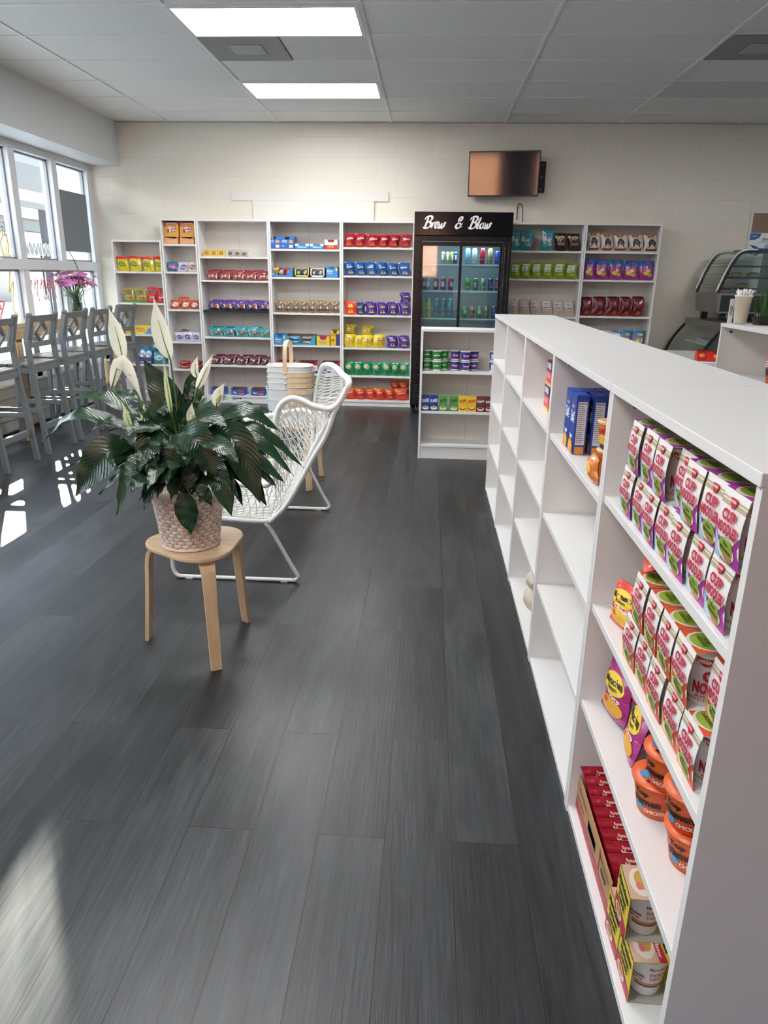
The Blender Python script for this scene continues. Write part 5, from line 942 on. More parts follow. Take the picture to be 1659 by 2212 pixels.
for i in range(260):
    x, y = rr.uniform(-.09, .13), rr.uniform(-.04, .04); h = rr.uniform(.13, .19); lx, ly = rr.uniform(-.03, .03), rr.uniform(-.03, .03); a = rr.uniform(0, 6); dx, dy = .0022*math.cos(a), .0022*math.sin(a)
    mb.add([(x-dx, y-dy, .04), (x+dx, y+dy, .04), (x+lx*.5+dx, y+ly*.5+dy, .04+h*.6), (x+lx*.5-dx, y+ly*.5-dy, .04+h*.6), (x+lx*1.2, y+ly*1.2, .04+h)], [(0, 1, 2, 3), (3, 2, 4)], mat('2f5a22', .5, var=.3))
mb.build('grass', gp)
sg = thing('menu_card', 'small white rounded card with dark letters behind straw cup', 'sign', (1.735, 4.43, 1.2245)); mb = MB(); mb.box(-.012, 0, 0, .014, .004, .135, mat('dfe3e8', .4)); decals(mb, lambda u, v, e: (u, -e, v), [('t', 'OniO', 0, .07, .05, .016, '2a2a30', 90)]); mb.build('card', sg, bevel=.003)

# ================================================================== window counter and bar stools
bc = thing('window_counter', 'long natural wood counter running along the windows', 'counter', (0, 0, 0))
mb = MB(); mb.box(-3.855, -2.4, .985, -3.50, 8.25, 1.022, M_PLANK); mb.build('worktop', bc, bevel=.003)
mb = MB(); mb.box(-3.535, -2.4, .893, -3.505, 8.24, .985, M_PLANK); mb.build('apron', bc, bevel=.002)
for y in (8.18, 6.185, 5.59, 3.70, 2.4, .9):
    mb = MB(); mb.box(-3.60, y-.045, 0, -3.54, y+.045, .985, M_PLANK); mb.build('leg', bc, bevel=.003)
def bar_stool(label, y):
    # local: facing -X, origin on the floor under the rear legs, width along Y
    t = thing('bar_stool', label, 'bar stool', (-3.13, y, 0), 0, 'grey wooden bar stools at the window counter'); w = .205; m = M_GREY
    for s in (-1, 1):
        mb = MB(); q = .040
        pts = [(.0, s*(w+.015), 0), (-.060, s*w, .70), (-.068, s*w, .93), (-.020, s*w, 1.12)]
        for a, b in zip(pts, pts[1:]): mb.bar(a, b, .030, q, m, (0, 1, 0)) if False else mb.hexa([(a[0]-q/2, a[1]-.016, a[2]), (a[0]+q/2, a[1]-.016, a[2]), (a[0]+q/2, a[1]+.016, a[2]), (a[0]-q/2, a[1]+.016, a[2]), (b[0]-q/2, b[1]-.016, b[2]), (b[0]+q/2, b[1]-.016, b[2]), (b[0]+q/2, b[1]+.016, b[2]), (b[0]-q/2, b[1]+.016, b[2])], m)
        mb.tube([(-.020+.0, s*(w-.016), 1.12), (-.020, s*(w+.016), 1.12)], .020, m, 12); mb.build('rear_leg', t, bevel=.003)
        mb = MB(); a, b = (-.47, s*(w+.015), 0), (-.425, s*w, .70); mb.hexa([(a[0]-.018, a[1]-.016, 0), (a[0]+.018, a[1]-.016, 0), (a[0]+.018, a[1]+.016, 0), (a[0]-.018, a[1]+.016, 0), (b[0]-.018, b[1]-.016, .7), (b[0]+.018, b[1]-.016, .7), (b[0]+.018, b[1]+.016, .7), (b[0]-.018, b[1]+.016, .7)], m); mb.build('front_leg', t, bevel=.003)
        mb = MB(); mb.box(-.46, s*w-.010, .345, -.03, s*w+.010, .385, m); mb.build('foot_rail', t, bevel=.002); mb = MB(); mb.box(-.44, s*w-.011, .665, -.05, s*w+.011, .712, m); mb.build('seat_rail', t, bevel=.002)
    for nm_, b in (('foot_rail', (-.045, .20, -.02, .25)), ('foot_rail', (-.47, .27, -.44, .315)), ('seat_rail', (-.07, .665, -.045, .712)), ('seat_rail', (-.44, .665, -.415, .712))):
        mb = MB(); mb.box(b[0], -w, b[1], b[2], w, b[3], m); mb.build(nm_, t, bevel=.002)
    mb = MB()
    for k in range(6): x = -.452+k*.068; mb.box(x, -w-.012, .713, x+.060, w+.012, .737, mat('6f6c68', .33, 0, .1, 50, .05))
    mb.build('seat', t, bevel=.003)
    def bx(z): return -.068+.048*(z-.93)/.19 if z > .93 else -.068
    mb = MB()
    def slab(y0, z0, y1, z1, ww, tt=.020):
        dy, dz = y1-y0, z1-z0; L = math.hypot(dy, dz); ny, nz = -dz/L*ww/2, dy/L*ww/2
        P = [(y0+ny, z0+nz), (y0-ny, z0-nz), (y1-ny, z1-nz), (y1+ny, z1+nz)]
        mb.hexa([(bx(z)-tt/2, y, z) for y, z in P]+[(bx(z)+tt/2, y, z) for y, z in P], m)
    slab(-w, 1.088, w, 1.088, .05, .024); slab(-w, .885, w, .885, .042, .024)
    for s in (-1, 1): slab(s*.155, .90, s*.155, 1.07, .024); slab(0, 1.066, s*.088, .985, .024); slab(s*.088, .985, 0, .905, .024)
    for s in (-1, 1): slab(s*.142, 1.066, s*.088, .985, .018) if False else None
    mb.build('backrest', t, bevel=.002)
    return t
s0 = bar_stool('grey bar stool nearest the camera, cut by left edge of photo', 5.275)
for y, l in ((5.90, 'grey bar stool, second from left edge, in front of white mullion'), (6.47, 'grey bar stool in the middle, in front of the pink flowers'), (7.01, 'grey bar stool, fourth along the window counter'), (7.60, 'grey bar stool farthest along the counter, beside corner bookcase')): dup(s0, (-3.13, y, 0), R.uniform(-.03, .03), l)
dup(s0, (-3.13, 4.65, 0), 0, 'grey bar stool just outside the left of the picture'); dup(s0, (-3.13, 4.05, 0), 0, 'grey bar stool well outside the left of the picture')

# panel hanging in the window, flower vase
hp = thing('window_panel', 'dark grey panel hanging in the window nearest the corner', 'sign', (-3.885, 0, 0))
mb = MB(); mb.box(-.008, 7.93, 1.655, .008, 8.52, 2.262, mat('747c80', .45, 0, .05, 30)); mb.build('panel', hp, bevel=.004)
mb = MB(); mb.tube(bez([(0.02, 7.95, 1.655), (.055, 8.0, 1.53), (.07, 8.06, 1.35), (.06, 8.09, 1.15), (.06, 8.13, 1.03)], 6), .004, MK, 6); mb.build('cord', hp)
fv = thing('flower_vase', 'ribbed glass vase of pink and white lilies on window counter', 'vase of flowers', (-3.69, 7.62, 1.0225))
mb = MB(); mb.lathe([(.055, 0), (.062, .01), (.064, .18), (.068, .20)], glass_mat('vase_glass', (.55, .66, .60), .1, .08), 28); mb.lathe([(.052, .006), (.055, .12), (0, .12)], mat('3c4a40', .2, alpha=.75), 20); mb.build('vase', fv)
rr = random.Random(11); mb = MB(); pos = []
for i in range(44):
    a = rr.uniform(0, 2*PI); r = rr.uniform(.03, .24); p = Vector((r*math.cos(a)*.85, r*math.sin(a), .29+.12*rr.random()-.25*max(0, r-.12))); pos.append(p)
    mb.tube(bez([(rr.uniform(-.03, .03), rr.uniform(-.03, .03), .02), (p.x*.3, p.y*.3, .19), p], 5), .0028, mat('3f6a34', .5), 5)
mb.build('stems', fv)
mb = MB()
for i in range(34):
    a = rr.uniform(0, 2*PI); e = rr.uniform(-.6, .3); L = rr.uniform(.05, .10); o = Vector((math.cos(a)*.05, math.sin(a)*.11, .20+rr.uniform(0, .06))); d = Vector((math.cos(a)*math.cos(e), math.sin(a)*math.cos(e), math.sin(e))); sdir = d.cross(Vector((0, 0, 1))).normalized()*.014
    mb.add([o, o+d*L*.5+sdir, o+d*L, o+d*L*.5-sdir], [(0, 1, 2, 3)], mat('3a5f38', .45, var=.2), True)
mb.build('leaves', fv)
for i, p in enumerate(pos):
    mb = MB(); c = (('a8508c', 'b8609a', 'c888a8') if p.y < -.03 else ('c890a8', 'e6e0dc', 'd0787c'))[i % 3]; rr2 = random.Random(i); ax = (p-Vector((0, 0, .12))).normalized()
    u = ax.orthogonal().normalized(); v = ax.cross(u)
    for k in range(7):
        a = 2*PI*k/7+rr2.random(); d = (u*math.cos(a)+v*math.sin(a)); sd_ = ax.cross(d)
        L = .056; Pp = [Vector((0, 0, 0)), d*L*.35+ax*.014+sd_*.013, d*L*.75+ax*.02+sd_*.017, d*L+ax*.012, d*L*.75+ax*.02-sd_*.017, d*L*.35+ax*.014-sd_*.013]
        mb.add(Pp, [(0, 1, 2, 3, 4, 5)], mat(c, .5, var=.15), True)
    mb.lathe([(.003, 0), (.003, .018)], mat('e0c060', .5), 6); mb.build('blossom', fv, p)

# ================================================================== plywood stools
def ply_stool(label, x, y, rz):
    t = thing('plywood_stool', label, 'stool', (x, y, 0), rz, 'three legged plywood stools')
    mb = MB(); N = 60; P = []
    for k in range(N):
        a = 2*PI*k/N; r = .183+.021*math.cos(3*(a-PI/2)); P.append((r*math.cos(a), r*math.sin(a)))
    mb.prism(P, .432, .45, M_BIRCHT); mb.build('seat', t, bevel=.005)
    for k in range(3):
        a = PI/2+2*PI*k/3; d = Vector((math.cos(a), math.sin(a), 0)); s = Vector((-math.sin(a), math.cos(a), 0))
        path = bez([d*.085+Vector((0, 0, .424)), d*.150+Vector((0, 0, .424)), d*.188+Vector((0, 0, .405)), d*.204+Vector((0, 0, .36)), d*.214+Vector((0, 0, .25)), d*.238+Vector((0, 0, .0))], 6)
        mb = MB(); vs = []; n = len(path)
        for i, p in enumerate(path):
            tg = (path[min(i+1, n-1)]-path[max(i-1, 0)]).normalized(); nr = s.cross(tg).normalized(); q = i/(n-1); w2 = (.033-.012*q); th = .0085
            vs += [p+s*w2+nr*th, p-s*w2+nr*th, p-s*w2-nr*th, p+s*w2-nr*th]
        fs = [(4*i+j, 4*i+(j+1) % 4, 4*i+4+(j+1) % 4, 4*i+4+j) for i in range(n-1) for j in range(4)]+[(3, 2, 1, 0), (4*n-4, 4*n-3, 4*n-2, 4*n-1)]
        mb.add(vs, fs, M_BIRCH); mb.build('leg', t, bevel=.002, fixn=True)
        mb = MB(); e = path[-1]; mb.lathe([(.012, .0005), (.012, .002)], MK, 10, c=(e.x, e.y, 0)) if False else None
    return t
# feet seen at (-.778,2.394), (-1.147,2.633), (-.744,2.849)
ps = ply_stool('birch plywood stool carrying the potted plant', -.890, 2.625, math.radians(88))
ps2 = dup(ps, (-.915, 5.075, 0), math.radians(206), 'birch plywood stool behind the white chair, under the baskets')

# ================================================================== stacked baskets
def basket(label, z, col='dcdcd8', handle=None, s=1, ht=.11):
    t = thing('carrying_basket', label, 'basket', (-.965, 5.06, z), 0, 'stacked white baskets'); t.scale = (s, s, 1); mw = mat(col, .45)
    def ring(r, k=0): return [(math.copysign(abs(math.cos(a))**.62, math.cos(a))*r[0], math.copysign(abs(math.sin(a))**.62, math.sin(a))*r[1]) for a in [2*PI*i/40 for i in range(40)]]
    A, B, Ai, Bi = ring((.135, .095)), ring((.158, .115)), ring((.131, .091)), ring((.154, .111))
    mb = MB(); n = 40
    vs = [(x, y, 0) for x, y in A]+[(x, y, ht) for x, y in B]+[(x, y, ht) for x, y in Bi]+[(x, y, .003) for x, y in Ai]
    fs = [(q*n+i, q*n+(i+1) % n, (q+1)*n+(i+1) % n, (q+1)*n+i) for q in range(3) for i in range(n)]+[tuple(range(n-1, -1, -1)), tuple(3*n+i for i in range(n))]
    mb.add(vs, fs, mw, False); mb.tube([(x, y, ht) for x, y in B], .0035, mw, 6, closed=True); mb.build('bowl', t)
    mb = MB()
    if handle == 'up': pts = bez([(-.012, -.117, ht*.45), (-.012, -.120, ht+.06), (-.012, -.085, ht+.15), (-.012, 0, ht+.168), (-.012, .085, ht+.15), (-.012, .120, ht+.06), (-.012, .117, ht*.45)], 6); wv = Vector((1, 0, 0)); 
    else: pts = [Vector((x*1.035, y*1.04, ht-.018)) for x, y in B[30:40]+B[0:11]]; wv = Vector((0, 0, 1))
    vs = []; n = len(pts)
    for i, p in enumerate(pts):
        tg = (pts[min(i+1, n-1)]-pts[max(i-1, 0)]).normalized(); nr = tg.cross(wv).normalized()
        vs += [p+wv*.014+nr*.002, p-wv*.014+nr*.002, p-wv*.014-nr*.002, p+wv*.014-nr*.002]
    mb.add(vs, [(4*i+j, 4*i+(j+1) % 4, 4*i+4+(j+1) % 4, 4*i+4+j) for i in range(n-1) for j in range(4)], M_BIRCH, False); mb.build('handle', t, fixn=True)
    mb = MB(); mb.lathe([(.009, 0), (.009, .002), (.005, .004), (0, .004)], mat('e8e0d0', .3, .5), 14); o = mb.build('rivet', t, (-.012, -.121 if handle == 'up' else -.121, ht*.60)); o.rotation_euler = (PI/2, 0, 0)
    return t
for i in range(2): basket('white basket with wooden handle, %s of the lower group on the stool' % ('bottom', 'second')[i], .453+i*.075, 'd4d6d6', None, 1.06, .17)
for i in range(4): basket('white basket with wooden handle, %s of the upper stack' % ('lowest', 'second', 'third', 'topmost')[i], .642+i*.037, 'dedddA'.lower(), 'up' if i == 3 else None, 1, .10)

# ================================================================== woven lounge chair
def at(p, Y):   # a point (x, z) measured on the near side plane carried back to depth Y along the sight line of the side profile
    k = Y/3.27; return Vector((p[0]*k, Y, EYE+(p[1]-EYE)*k))
YN, YFAR = 3.27, 4.43
wc = thing('woven_lounge_chair', 'wide white woven rope lounge chair on sled legs behind the plant', 'chair', (-.9, 3.85, 0)); wc_o = Vector((-.9, 3.85, 0))
def V(p): return Vector(p)-wc_o
low = [(-1.21, .49), (-1.10, .505), (-.94, .50), (-.80, .498), (-.745, .503), (-.712, .545)]
post = [(-.705, .62), (-.702, .70), (-.698, .78), (-.690, .845)]
arm = [(-.665, .892), (-.623, .917), (-.576, .910), (-.53, .888), (-.483, .876), (-.441, .874), (-.404, .899)]
wing = [(-.373, .951), (-.355, .992)]
near_rim = [(x, YN, z) for x, z in low+post+arm+wing]
head = [at(p, y) for p, y in (((-.360, 1.012), 3.36), ((-.383, 1.03), 3.5), ((-.419, 1.064), 3.66), ((-.449, 1.074), 3.80), ((-.475, 1.063), 3.92), ((-.488, 1.025), 4.02), ((-.50, .969), 4.14), ((-.509, .906), 4.28))]
far_rim = [(-.70, 4.40, .64), (-.78, 4.43, .655), (-.95, 4.44, .62), (-1.10, 4.44, .59), (-1.19, 4.43, .555), (-1.215, 4.38, .49)]
front_edge = [(-1.225, 4.2, .45), (-1.23, 3.85, .44), (-1.225, 3.5, .45)]
rimP = bez([V(p) for p in near_rim+head+far_rim+front_edge]+[V(near_rim[0])], 5)
mb = MB(); mb.tube(rimP, .0145, M_WROPE, 10); mb.build('rim_tube', wc)
bot_near = [(-1.22, .36), (-1.10, .335), (-.995, .322), (-.855, .314), (-.765, .314), (-.742, .322), (-.687, .366), (-.652, .424), (-.595, .522), (-.556, .617), (-.50, .727), (-.447, .824)]
botP = bez([V((x, YN+.005, z)) for x, z in bot_near], 5)
mb = MB(); mb.tube(botP, .0125, M_WROPE, 10)
farB = bez([V(p) for p in [(-1.22, 4.43, .36), (-1.0, 4.43, .322), (-.80, 4.43, .31), (-.74, 4.43, .33), (-.715, 4.42, .42), (-.70, 4.40, .55), (-.69, 4.38, .66)]], 5)
mb.tube(farB, .0125, M_WROPE, 10); mb.tube([V((-1.22, YN, .36)), V((-1.225, 3.85, .345)), V((-1.22, 4.43, .36))], .0125, M_WROPE, 10)
mb.tube(bez([V((-.742, YN, .318)), V((-.745, 3.85, .30)), V((-.742, 4.43, .318))], 5), .010, M_WROPE, 8); mb.build('seat_rim', wc)
mb = MB(); mb.tube(bez([V((-.742, YN-.004, .312)), V((-.658, YN-.006, .402)), V((-.596, YN-.008, .508)), V((-.529, YN-.008, .634)), V((-.463, YN-.004, .75)), V((-.425, YN, .856)), V((-.392, YN, .915))], 6), .0115, M_WTUBE, 10); mb.build('back_support', wc)
for y, nm in ((YN, 'near'), (4.43, 'far')):
    mb = MB()
    pts = [(-.765, y, .305), (-.735, y, .270), (-.655, y, .115)]+[(-.622+.0, y, .055), (-.610, y, .030), (-.628, y, .012)]+[(-.66, y, .0105), (-.9, y, .0105), (-1.17, y, .0105)]+[(-1.215, y, .013), (-1.235, y, .035), (-1.242, y, .08), (-1.235, y, .20), (-1.215, y, .345)]
    Pp = [V((x, yy+.0*(x), z)) for x, yy, z in pts]; mb.tube(bez(Pp, 5), .0098, M_WTUBE, 10)
    o = mb.build('sled_leg', wc)
    for x in (-.68, -1.16): mb = MB(); a = V((x, y, 0)); mb.box(a.x-.017, a.y-.011, .0005, a.x+.017, a.y+.011, .006, M_WHITE2); mb.build('foot_pad', o)
mr = mat('edebe6', .5)
def net(mb, A, B, n, k, r=.0021, bulge=Vector((0, 0, 0)), cross=0, steps=8):
    A = resample(A, n+1); B = resample(B, n+1)
    def S(i, t): i = max(0, min(n, i)); a = int(i); q = i-a; b = min(n, a+1); return A[a].lerp(A[b], q).lerp(B[a].lerp(B[b], q), t)+bulge*math.sin(PI*t)
    for i in range(n+1):
        for d in ((k, -k) if k else (0,)):
            if 0 <= i+d <= n or abs(d) <= 1: mb.tube([S(i+d*t/steps, t/steps) for t in range(steps+1)], r, mr, 4, cap=False)
    for c in range(1, cross+1): mb.tube([S(i, c/(cross+1)) for i in range(n+1)], r, mr, 4, cap=False)
mb = MB()   # near side: upper part below the arm and lower part below the front rail
A1 = [V((x, YN, z)) for x, z in post[::-1][-1:]+[post[-1]]+arm]; 
A_up = bez([V((x, YN, z)) for x, z in [(-.712, .545), (-.70, .70), (-.690, .845)]+arm[:-1]], 5); B_up = bez([V((x, YN+.004, z)) for x, z in bot_near[5:]], 5)
net(mb, A_up, B_up, 20, 2, .0022, Vector((0, .03, 0)), 5)
A_lo = bez([V((x, YN, z)) for x, z in low], 5); B_lo = bez([V((x, YN+.004, z)) for x, z in bot_near[:6]], 5)
net(mb, A_lo, B_lo, 15, 2, .0022, Vector((0, .03, 0)), 2); mb.build('side_netting', wc)
mb = MB()   # seat and back
net(mb, bez([V((x, YN, z)) for x, z in bot_near[:6]], 5), farB[:int(len(farB)*.55)], 34, 0, .0030, Vector((0, 0, -.02)), 0, 10)
net(mb, [V((-1.225, YN+.02, .40)), V((-1.225, 4.41, .40))], [V((-.742, YN+.02, .318)), V((-.742, 4.41, .318))], 46, 1, .0030, Vector((0, 0, -.03)), 0, 8); mb.build('woven_seat', wc)
mb = MB()
net(mb, [V((-.742, YN+.02, .318)), V((-.742, 4.41, .318))], resample([V(p) for p in [(-.46, YN+.03, .80)]]+[V((-.56, 3.85, .80)), V((-.69, 4.38, .68))], 20), 26, 2, .0022, Vector((.03, 0, -.02)), 5, 8)
hn = bez([V((x, YN, z)) for x, z in [(-.455, .84)]+arm[-2:]+wing]+[V(p) for p in head[:3]], 5); hf = bez([V((-.70, 4.40, .66))]+[V(p) for p in head[:2:-1]], 5)
net(mb, hn, hf, 18, 2, .0022, Vector((.03, 0, 0)), 5, 8); mb.build('back_netting', wc)
mb = MB(); net(mb, bez([V(p) for p in [(-1.215, 4.40, .52)]+far_rim[::-1][1:]], 5), farB[:int(len(farB)*.95)], 22, 2, .0026, Vector((0, 0, 0)), 3, 6); mb.build('far_side_netting', wc)

# ================================================================== potted peace lily
pt = thing('potted_peace_lily', 'peace lily with white flowers in a pale woven basket pot', 'potted plant', (-.905, 2.60, .4515))
def PX(x, y, dy=0.0):   # picture measures to plant space (metres from the pot's base)
    k = (2.60+dy)/2.60; X = (-.9055+(x-405)*.001813)*k; Z = EYE+((.664-(y-1060)*.00187)-EYE)*k
    return Vector((X+.905, dy, Z-.4515))
mb = MB(); H = .222; NA, NR = 44, 15
M_WIC = mat('ead9ca', .55, 0, .3, 90, .08); M_WIC2 = mat('dfc9b8', .6, 0, .3, 90, .08)
mb.lathe([(.100, .0), (.104, .004), (.132, H-.012)], mat('cdb5a2', .7), 40)
for j in range(NR):
    z0 = .004+j*(H-.012)/NR; z1 = z0+(H-.012)/NR
    for i in range(NA//2):
        a0 = 2*PI*(i*2+(j % 2)*1.0+(.35 if j % 3 == 0 else 0))/NA; a1 = a0+2*PI*1.86/NA; zc = (z0+z1)/2; R_ = .104+.028*zc/H
        def G(u, v, a0=a0, a1=a1, z0=z0, z1=z1, R_=R_):
            a = a0+(a1-a0)*u; rr_ = R_+.0065*math.sin(PI*u)**.5+.0018*math.sin(PI*v)-.001; return (rr_*math.cos(a), rr_*math.sin(a), z0+.0008+(z1-z0-.0016)*v)
        mb.grid(G, 5, 2, M_WIC if (i+j) % 3 else M_WIC2)
mb.tube([(.136*math.cos(2*PI*k/60), .136*math.sin(2*PI*k/60), H-.004+.0015*math.sin(k*1.9)) for k in range(60)], [.008+.0012*math.sin(k*2.1) for k in range(60)], M_WIC, 8, closed=True)
mb.tube([(.107*math.cos(2*PI*k/60), .107*math.sin(2*PI*k/60), .006) for k in range(60)], [.006+.001*math.sin(k*2.1) for k in range(60)], M_WIC, 8, closed=True); mb.build('basket_pot', pt)
mb = MB(); mb.lathe([(.124, H-.03), (.06, H-.022), (0, H-.02)], mat('2c211a', .9, 0, .6, 60), 24, cap=False); mb.build('soil', pt)
leafs = MB(); stems = MB(); rl = random.Random(21); MST = mat('2f5a26', .4)
def leaf(base, mid, tip, w, up=None, root=None, twist=0.0, droop=0.0):
    """blade from base through mid to tip, petiole from root to base"""
    P = resample(bez([base, mid, tip], 10), 17); n = len(P); vs = []; uvs = []; m = 7
    for i, p in enumerate(P):
        q = i/(n-1); tg = (P[min(i+1, n-1)]-P[max(i-1, 0)]).normalized()
        u0 = Vector(up) if up else Vector((0, -.35, 1)); sd_ = tg.cross(u0)
        if sd_.length < .05: sd_ = tg.cross(Vector((0, 1, 0)))
        sd_.normalize(); nr = sd_.cross(tg).normalized()
        if twist: c, s = math.cos(twist*q), math.sin(twist*q); sd_, nr = sd_*c+nr*s, nr*c-sd_*s
        prof = (math.sin(PI*min(1, q**.78))**.85)*(1 if q < .72 else 1-((q-.72)/.28)**1.5*.35)
        hw = w/2*max(.004, prof)
        for k in range(m):
            a = (k/(m-1)-.5)*2; wv = .0035*math.sin(9*q+a*2+i)*abs(a)
            vs.append(p+sd_*hw*a+nr*(-.22*hw*(1-abs(a)**1.2)+wv)); uvs.append((k/(m-1), q))
    fs = [(i*m+k, i*m+k+1, (i+1)*m+k+1, (i+1)*m+k) for i in range(n-1) for k in range(m-1)]
    leafs.add(vs, fs, M_LEAF, True, uvs)
    r0 = root or Vector((rl.uniform(-.05, .05), rl.uniform(-.05, .05), H-.02))
    c = r0.lerp(base, .5)+Vector((0, 0, .04*(base-r0).length/.2)); stems.tube(bez([r0, c, base], 6), .0026, MST, 5)
LV = [  # base, mid, tip (picture measures), width in m, depth of base / mid / tip
 ((400, 950), (375, 870), (335, 797), .125, .02, .03, .06, (0, -1, .2)), ((405, 905), (432, 860), (455, 806), .07, .05, .08, .12, (.3, -1, .3)), ((418, 880), (430, 835), (450, 812), .045, .05, .08, .10, (.5, -1, .2)),
 ((315, 905), (240, 868), (168, 876), .075, .0, .02, .05, None), ((300, 935), (185, 905), (103, 966), .085, -.05, -.08, -.06, None), ((318, 945), (255, 915), (196, 950), .05, -.10, -.13, -.15, (0, -.2, 1)), ((300, 985), (235, 985), (160, 1080), .135, -.10, -.17, -.20, (0, -1, .5)),
 ((320, 965), (240, 975), (150, 1018), .045, -.02, -.04, -.05, None), ((330, 985), (285, 1010), (246, 1118), .055, -.12, -.18, -.20, (-.4, -1, .2)), ((330, 960), (275, 960), (215, 985), .05, -.08, -.1, -.12, None), ((320, 880), (290, 862), (250, 872), .05, .1, .14, .16, None),
 ((445, 925), (525, 880), (592, 893), .06, .05, .08, .1, None), ((450, 920), (535, 890), (607, 932), .07, .0, .0, .0, (0, -.6, 1)), ((470, 930), (560, 925), (655, 1005), .05, -.02, -.04, -.05, (0, -.5, 1)), ((470, 945), (560, 950), (632, 1022), .055, -.05, -.09, -.1, (0, -.5, 1)),
 ((480, 965), (550, 985), (615, 1038), .062, -.08, -.13, -.14, (0, -.6, 1)), ((435, 965), (510, 950), (560, 1082), .125, -.12, -.18, -.20, (.1, -1, .5)), ((470, 1005), (530, 1020), (574, 1088), .07, -.08, -.12, -.14, (.3, -1, .4)), ((450, 1015), (478, 1045), (497, 1112), .075, -.14, -.19, -.2, (.3, -1, .1)),
 ((480, 1030), (505, 1045), (522, 1090), .035, -.05, -.08, -.1, (.3, -1, .3)), ((392, 1062), (398, 1095), (406, 1156), .085, -.145, -.165, -.160, (.1, -1, .05)), ((425, 1045), (440, 1060), (456, 1092), .045, -.14, -.155, -.15, (.3, -1, .1)), ((430, 1000), (412, 1030), (405, 1062), .06, -.13, -.16, -.17, (0, -1, .2)),
 ((420, 900), (470, 870), (530, 868), .055, .12, .16, .2, None), ((340, 1000), (300, 1030), (262, 1060), .05, -.06, -.1, -.12, (-.3, -1, .3)), ((345, 1010), (322, 1050), (298, 1085), .03, -.14, -.17, -.17, (-.3, -1, .3)), ((350, 925), (335, 905), (300, 890), .06, -.1, -.12, -.14, None),
 ((365, 940), (330, 955), (325, 1040), .10, -.13, -.19, -.21, (-.2, -1, .3)), ((380, 945), (385, 975), (350, 1050), .10, -.13, -.18, -.18, (0, -1, .3)), ((400, 940), (430, 950), (470, 1030), .11, -.14, -.2, -.21, (.2, -1, .4)), ((410, 910), (455, 900), (500, 925), .08, -.08, -.13, -.17, (0, -.6, 1)),
 ((380, 925), (350, 900), (395, 880), .07, -.08, -.1, -.06, (0, -1, .3)), ((400, 925), (420, 895), (445, 880), .07, -.05, -.06, -.06, (.2, -1, .3)), ((360, 930), (310, 930), (270, 955), .065, -.14, -.18, -.22, (0, -.6, 1)), ((430, 950), (480, 960), (520, 1000), .07, -.16, -.22, -.26, (0, -.7, 1)), ((350, 960), (320, 985), (300, 1020), .06, -.16, -.22, -.24, (0, -1, .4))]
for b, m_, t_, w_, d0, d1, d2, up in LV: leaf(PX(*b, d0), PX(*m_, d1), PX(*t_, d2), w_, up)
for i, (p0, p1, p2, w_) in enumerate([((372, 1010), (350, 1040), (338, 1078), .055), ((395, 1000), (378, 1035), (368, 1082), .06), ((425, 1015), (436, 1045), (430, 1085), .05), ((455, 1010), (466, 1040), (470, 1075), .05), ((350, 1000), (330, 1020), (322, 1062), .05)]): leaf(PX(*p0, -.11), PX(*p1, -.15), PX(*p2, -.16), w_, (.2*(i-2), -1, .2))
for i in range(46):
    a = rl.uniform(0, 2*PI); back = math.sin(a) > -.2; L = rl.uniform(.14, .26) if not back else rl.uniform(.18, .34); e = rl.uniform(.15, 1.15)
    d = Vector((math.cos(a), math.sin(a), 0)); r0 = Vector((0, 0, H-.02))+d*rl.uniform(.01, .05); b = r0+d*L*.45*math.cos(e)+Vector((0, 0, .05+L*.75*math.sin(e)))
    leaf(b, b+d*.08+Vector((0, 0, .025)), b+d*rl.uniform(.14, .21)+Vector((0, 0, rl.uniform(-.10, .02))), rl.uniform(.05, .085), None, r0, rl.uniform(-.3, .3))
leafs.build('leaves', pt); stems.build('petioles', pt)
def petal(c):
    k = 'petal'+c
    if k not in _M:
        m, n, p, t = node_mat('petal'); p.inputs['Base Color'].default_value = lin(c); p.inputs['Roughness'].default_value = .5
        tr = n.nodes.new('ShaderNodeBsdfTranslucent'); tr.inputs[0].default_value = lin(c); mx = n.nodes.new('ShaderNodeMixShader'); mx.inputs[0].default_value = .5
        no = n.nodes.new('ShaderNodeTexNoise'); no.inputs['Scale'].default_value = 60; bu = n.nodes.new('ShaderNodeBump'); bu.inputs['Strength'].default_value = .15; n.links.new(t.outputs['Object'], no.inputs[0]); n.links.new(no.outputs[0], bu.inputs['Height']); n.links.new(bu.outputs[0], p.inputs['Normal'])
        n.links.new(p.outputs[0], mx.inputs[1]); n.links.new(tr.outputs[0], mx.inputs[2]); n.links.new(mx.outputs[0], n.nodes['Material Output'].inputs[0]); _M[k] = m
    return (_M[k],)
MSP, MSPD = petal('f3f0de')[0], mat('d9c49a', .6, 0, .8, 300)
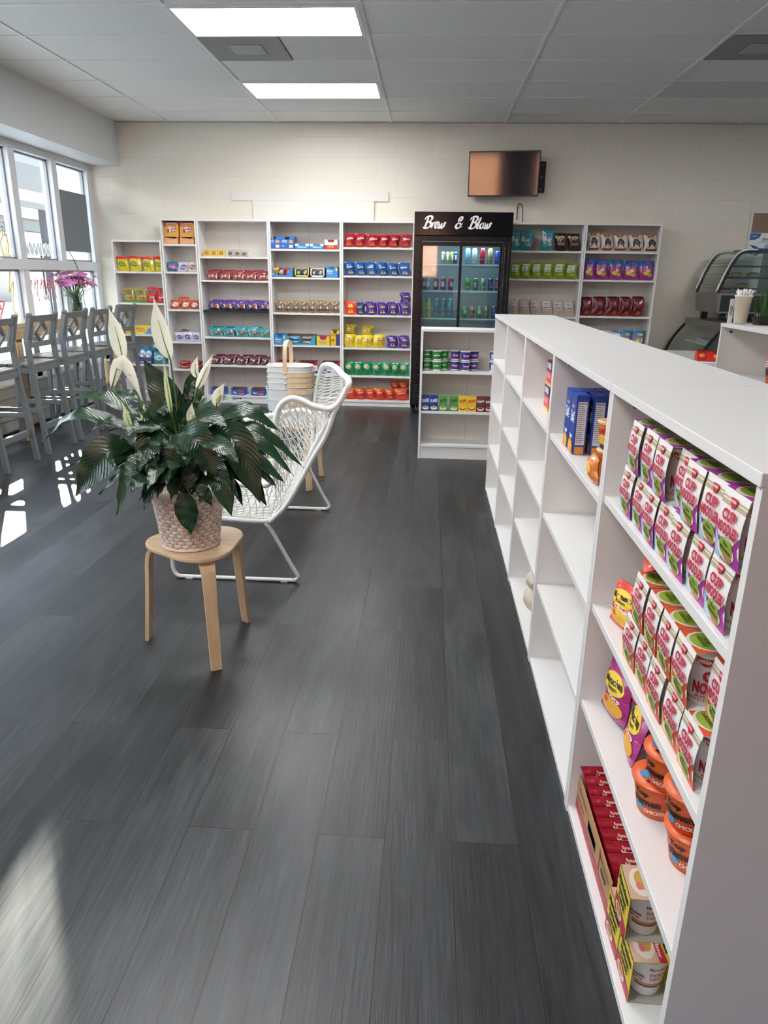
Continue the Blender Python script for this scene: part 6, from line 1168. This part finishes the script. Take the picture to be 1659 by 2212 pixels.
def flower(bot, mid, top, w, d, root, green=0, face=(0, -1, .1), cup_=.35, spadix=None):
    root_obj = bpy.data.objects.new('flower', None); COL.objects.link(root_obj); root_obj.parent = pt; root_obj.empty_display_size = .03
    b, m_, t_ = PX(*bot, d), PX(*mid, d-.01), PX(*top, d+.01); P = resample(bez([b, m_, t_], 8), 15); n = len(P); vs = []; k_ = 9
    for i, p in enumerate(P):
        q = i/(n-1); tg = (P[min(i+1, n-1)]-P[max(i-1, 0)]).normalized(); sd_ = tg.cross(Vector(face)).normalized(); nr = sd_.cross(tg).normalized()
        hw = w/2*max(.01, math.sin(PI*min(1, q**.72))**.9*(1 if q < .6 else 1-((q-.6)/.4)**1.3*.55))
        for k in range(k_):
            a = (k/(k_-1)-.5)*2; vs.append(p+sd_*hw*a*(1-.15*a*a)+nr*(hw*cup_*(a*a-.4)))
    mb = MB(); mb.add(vs, [(i*k_+k, i*k_+k+1, (i+1)*k_+k+1, (i+1)*k_+k) for i in range(n-1) for k in range(k_-1)], MSP if not green else petal('e6e8bc')[0], True); mb.build('spathe', root_obj)
    r0 = PX(*root, d*.3); mb = MB(); mb.tube(bez([r0, r0.lerp(b, .55)+Vector((0, 0, .02)), b], 8), .0035, mat('4f7a34', .4), 6); mb.tube([b, P[4], P[9]], [.003, .0022, .001], mat('8aa050', .4), 5); mb.build('stem', root_obj)
    if spadix:
        s0_, s1_ = PX(*spadix[0], d-.015), PX(*spadix[1], d-.015); mb = MB(); Q_ = [s0_.lerp(s1_, i/9) for i in range(10)]; mb.tube(Q_, [.0055+.0015*math.sin(PI*i/9)*(1 if i % 2 else .6) for i in range(10)], MSPD, 10); mb.build('spadix', root_obj)
flower((293, 800), (287, 755), (274, 700), .072, .02, (350, 985)); flower((390, 796), (376, 745), (366, 680), .078, .0, (400, 960))
flower((263, 855), (292, 800), (327, 880), .052, -.06, (345, 985), 0, (.1, -1, .3), .4, ((257, 845), (257, 797)))
flower((384, 905), (380, 855), (376, 792), .024, -.1, (395, 980), 1, cup_=.8); flower((296, 935), (290, 912), (285, 885), .032, -.12, (340, 1000), 1, cup_=.6)
flower((428, 928), (424, 902), (428, 878), .040, -.1, (420, 1000), 0, cup_=.3, spadix=((427, 918), (426, 902))); flower((440, 852), (455, 825), (478, 782), .038, -.02, (415, 960), 0, (.2, -1, 0), .7)
flower((443, 830), (438, 812), (446, 788), .036, .06, (420, 960), 0, cup_=.4); flower((478, 885), (482, 862), (498, 838), .045, -.04, (440, 980), 0, (.3, -1, 0), .4, ((481, 878), (487, 860))); flower((322, 918), (326, 900), (328, 882), .02, -.05, (350, 990), 1, cup_=.8)
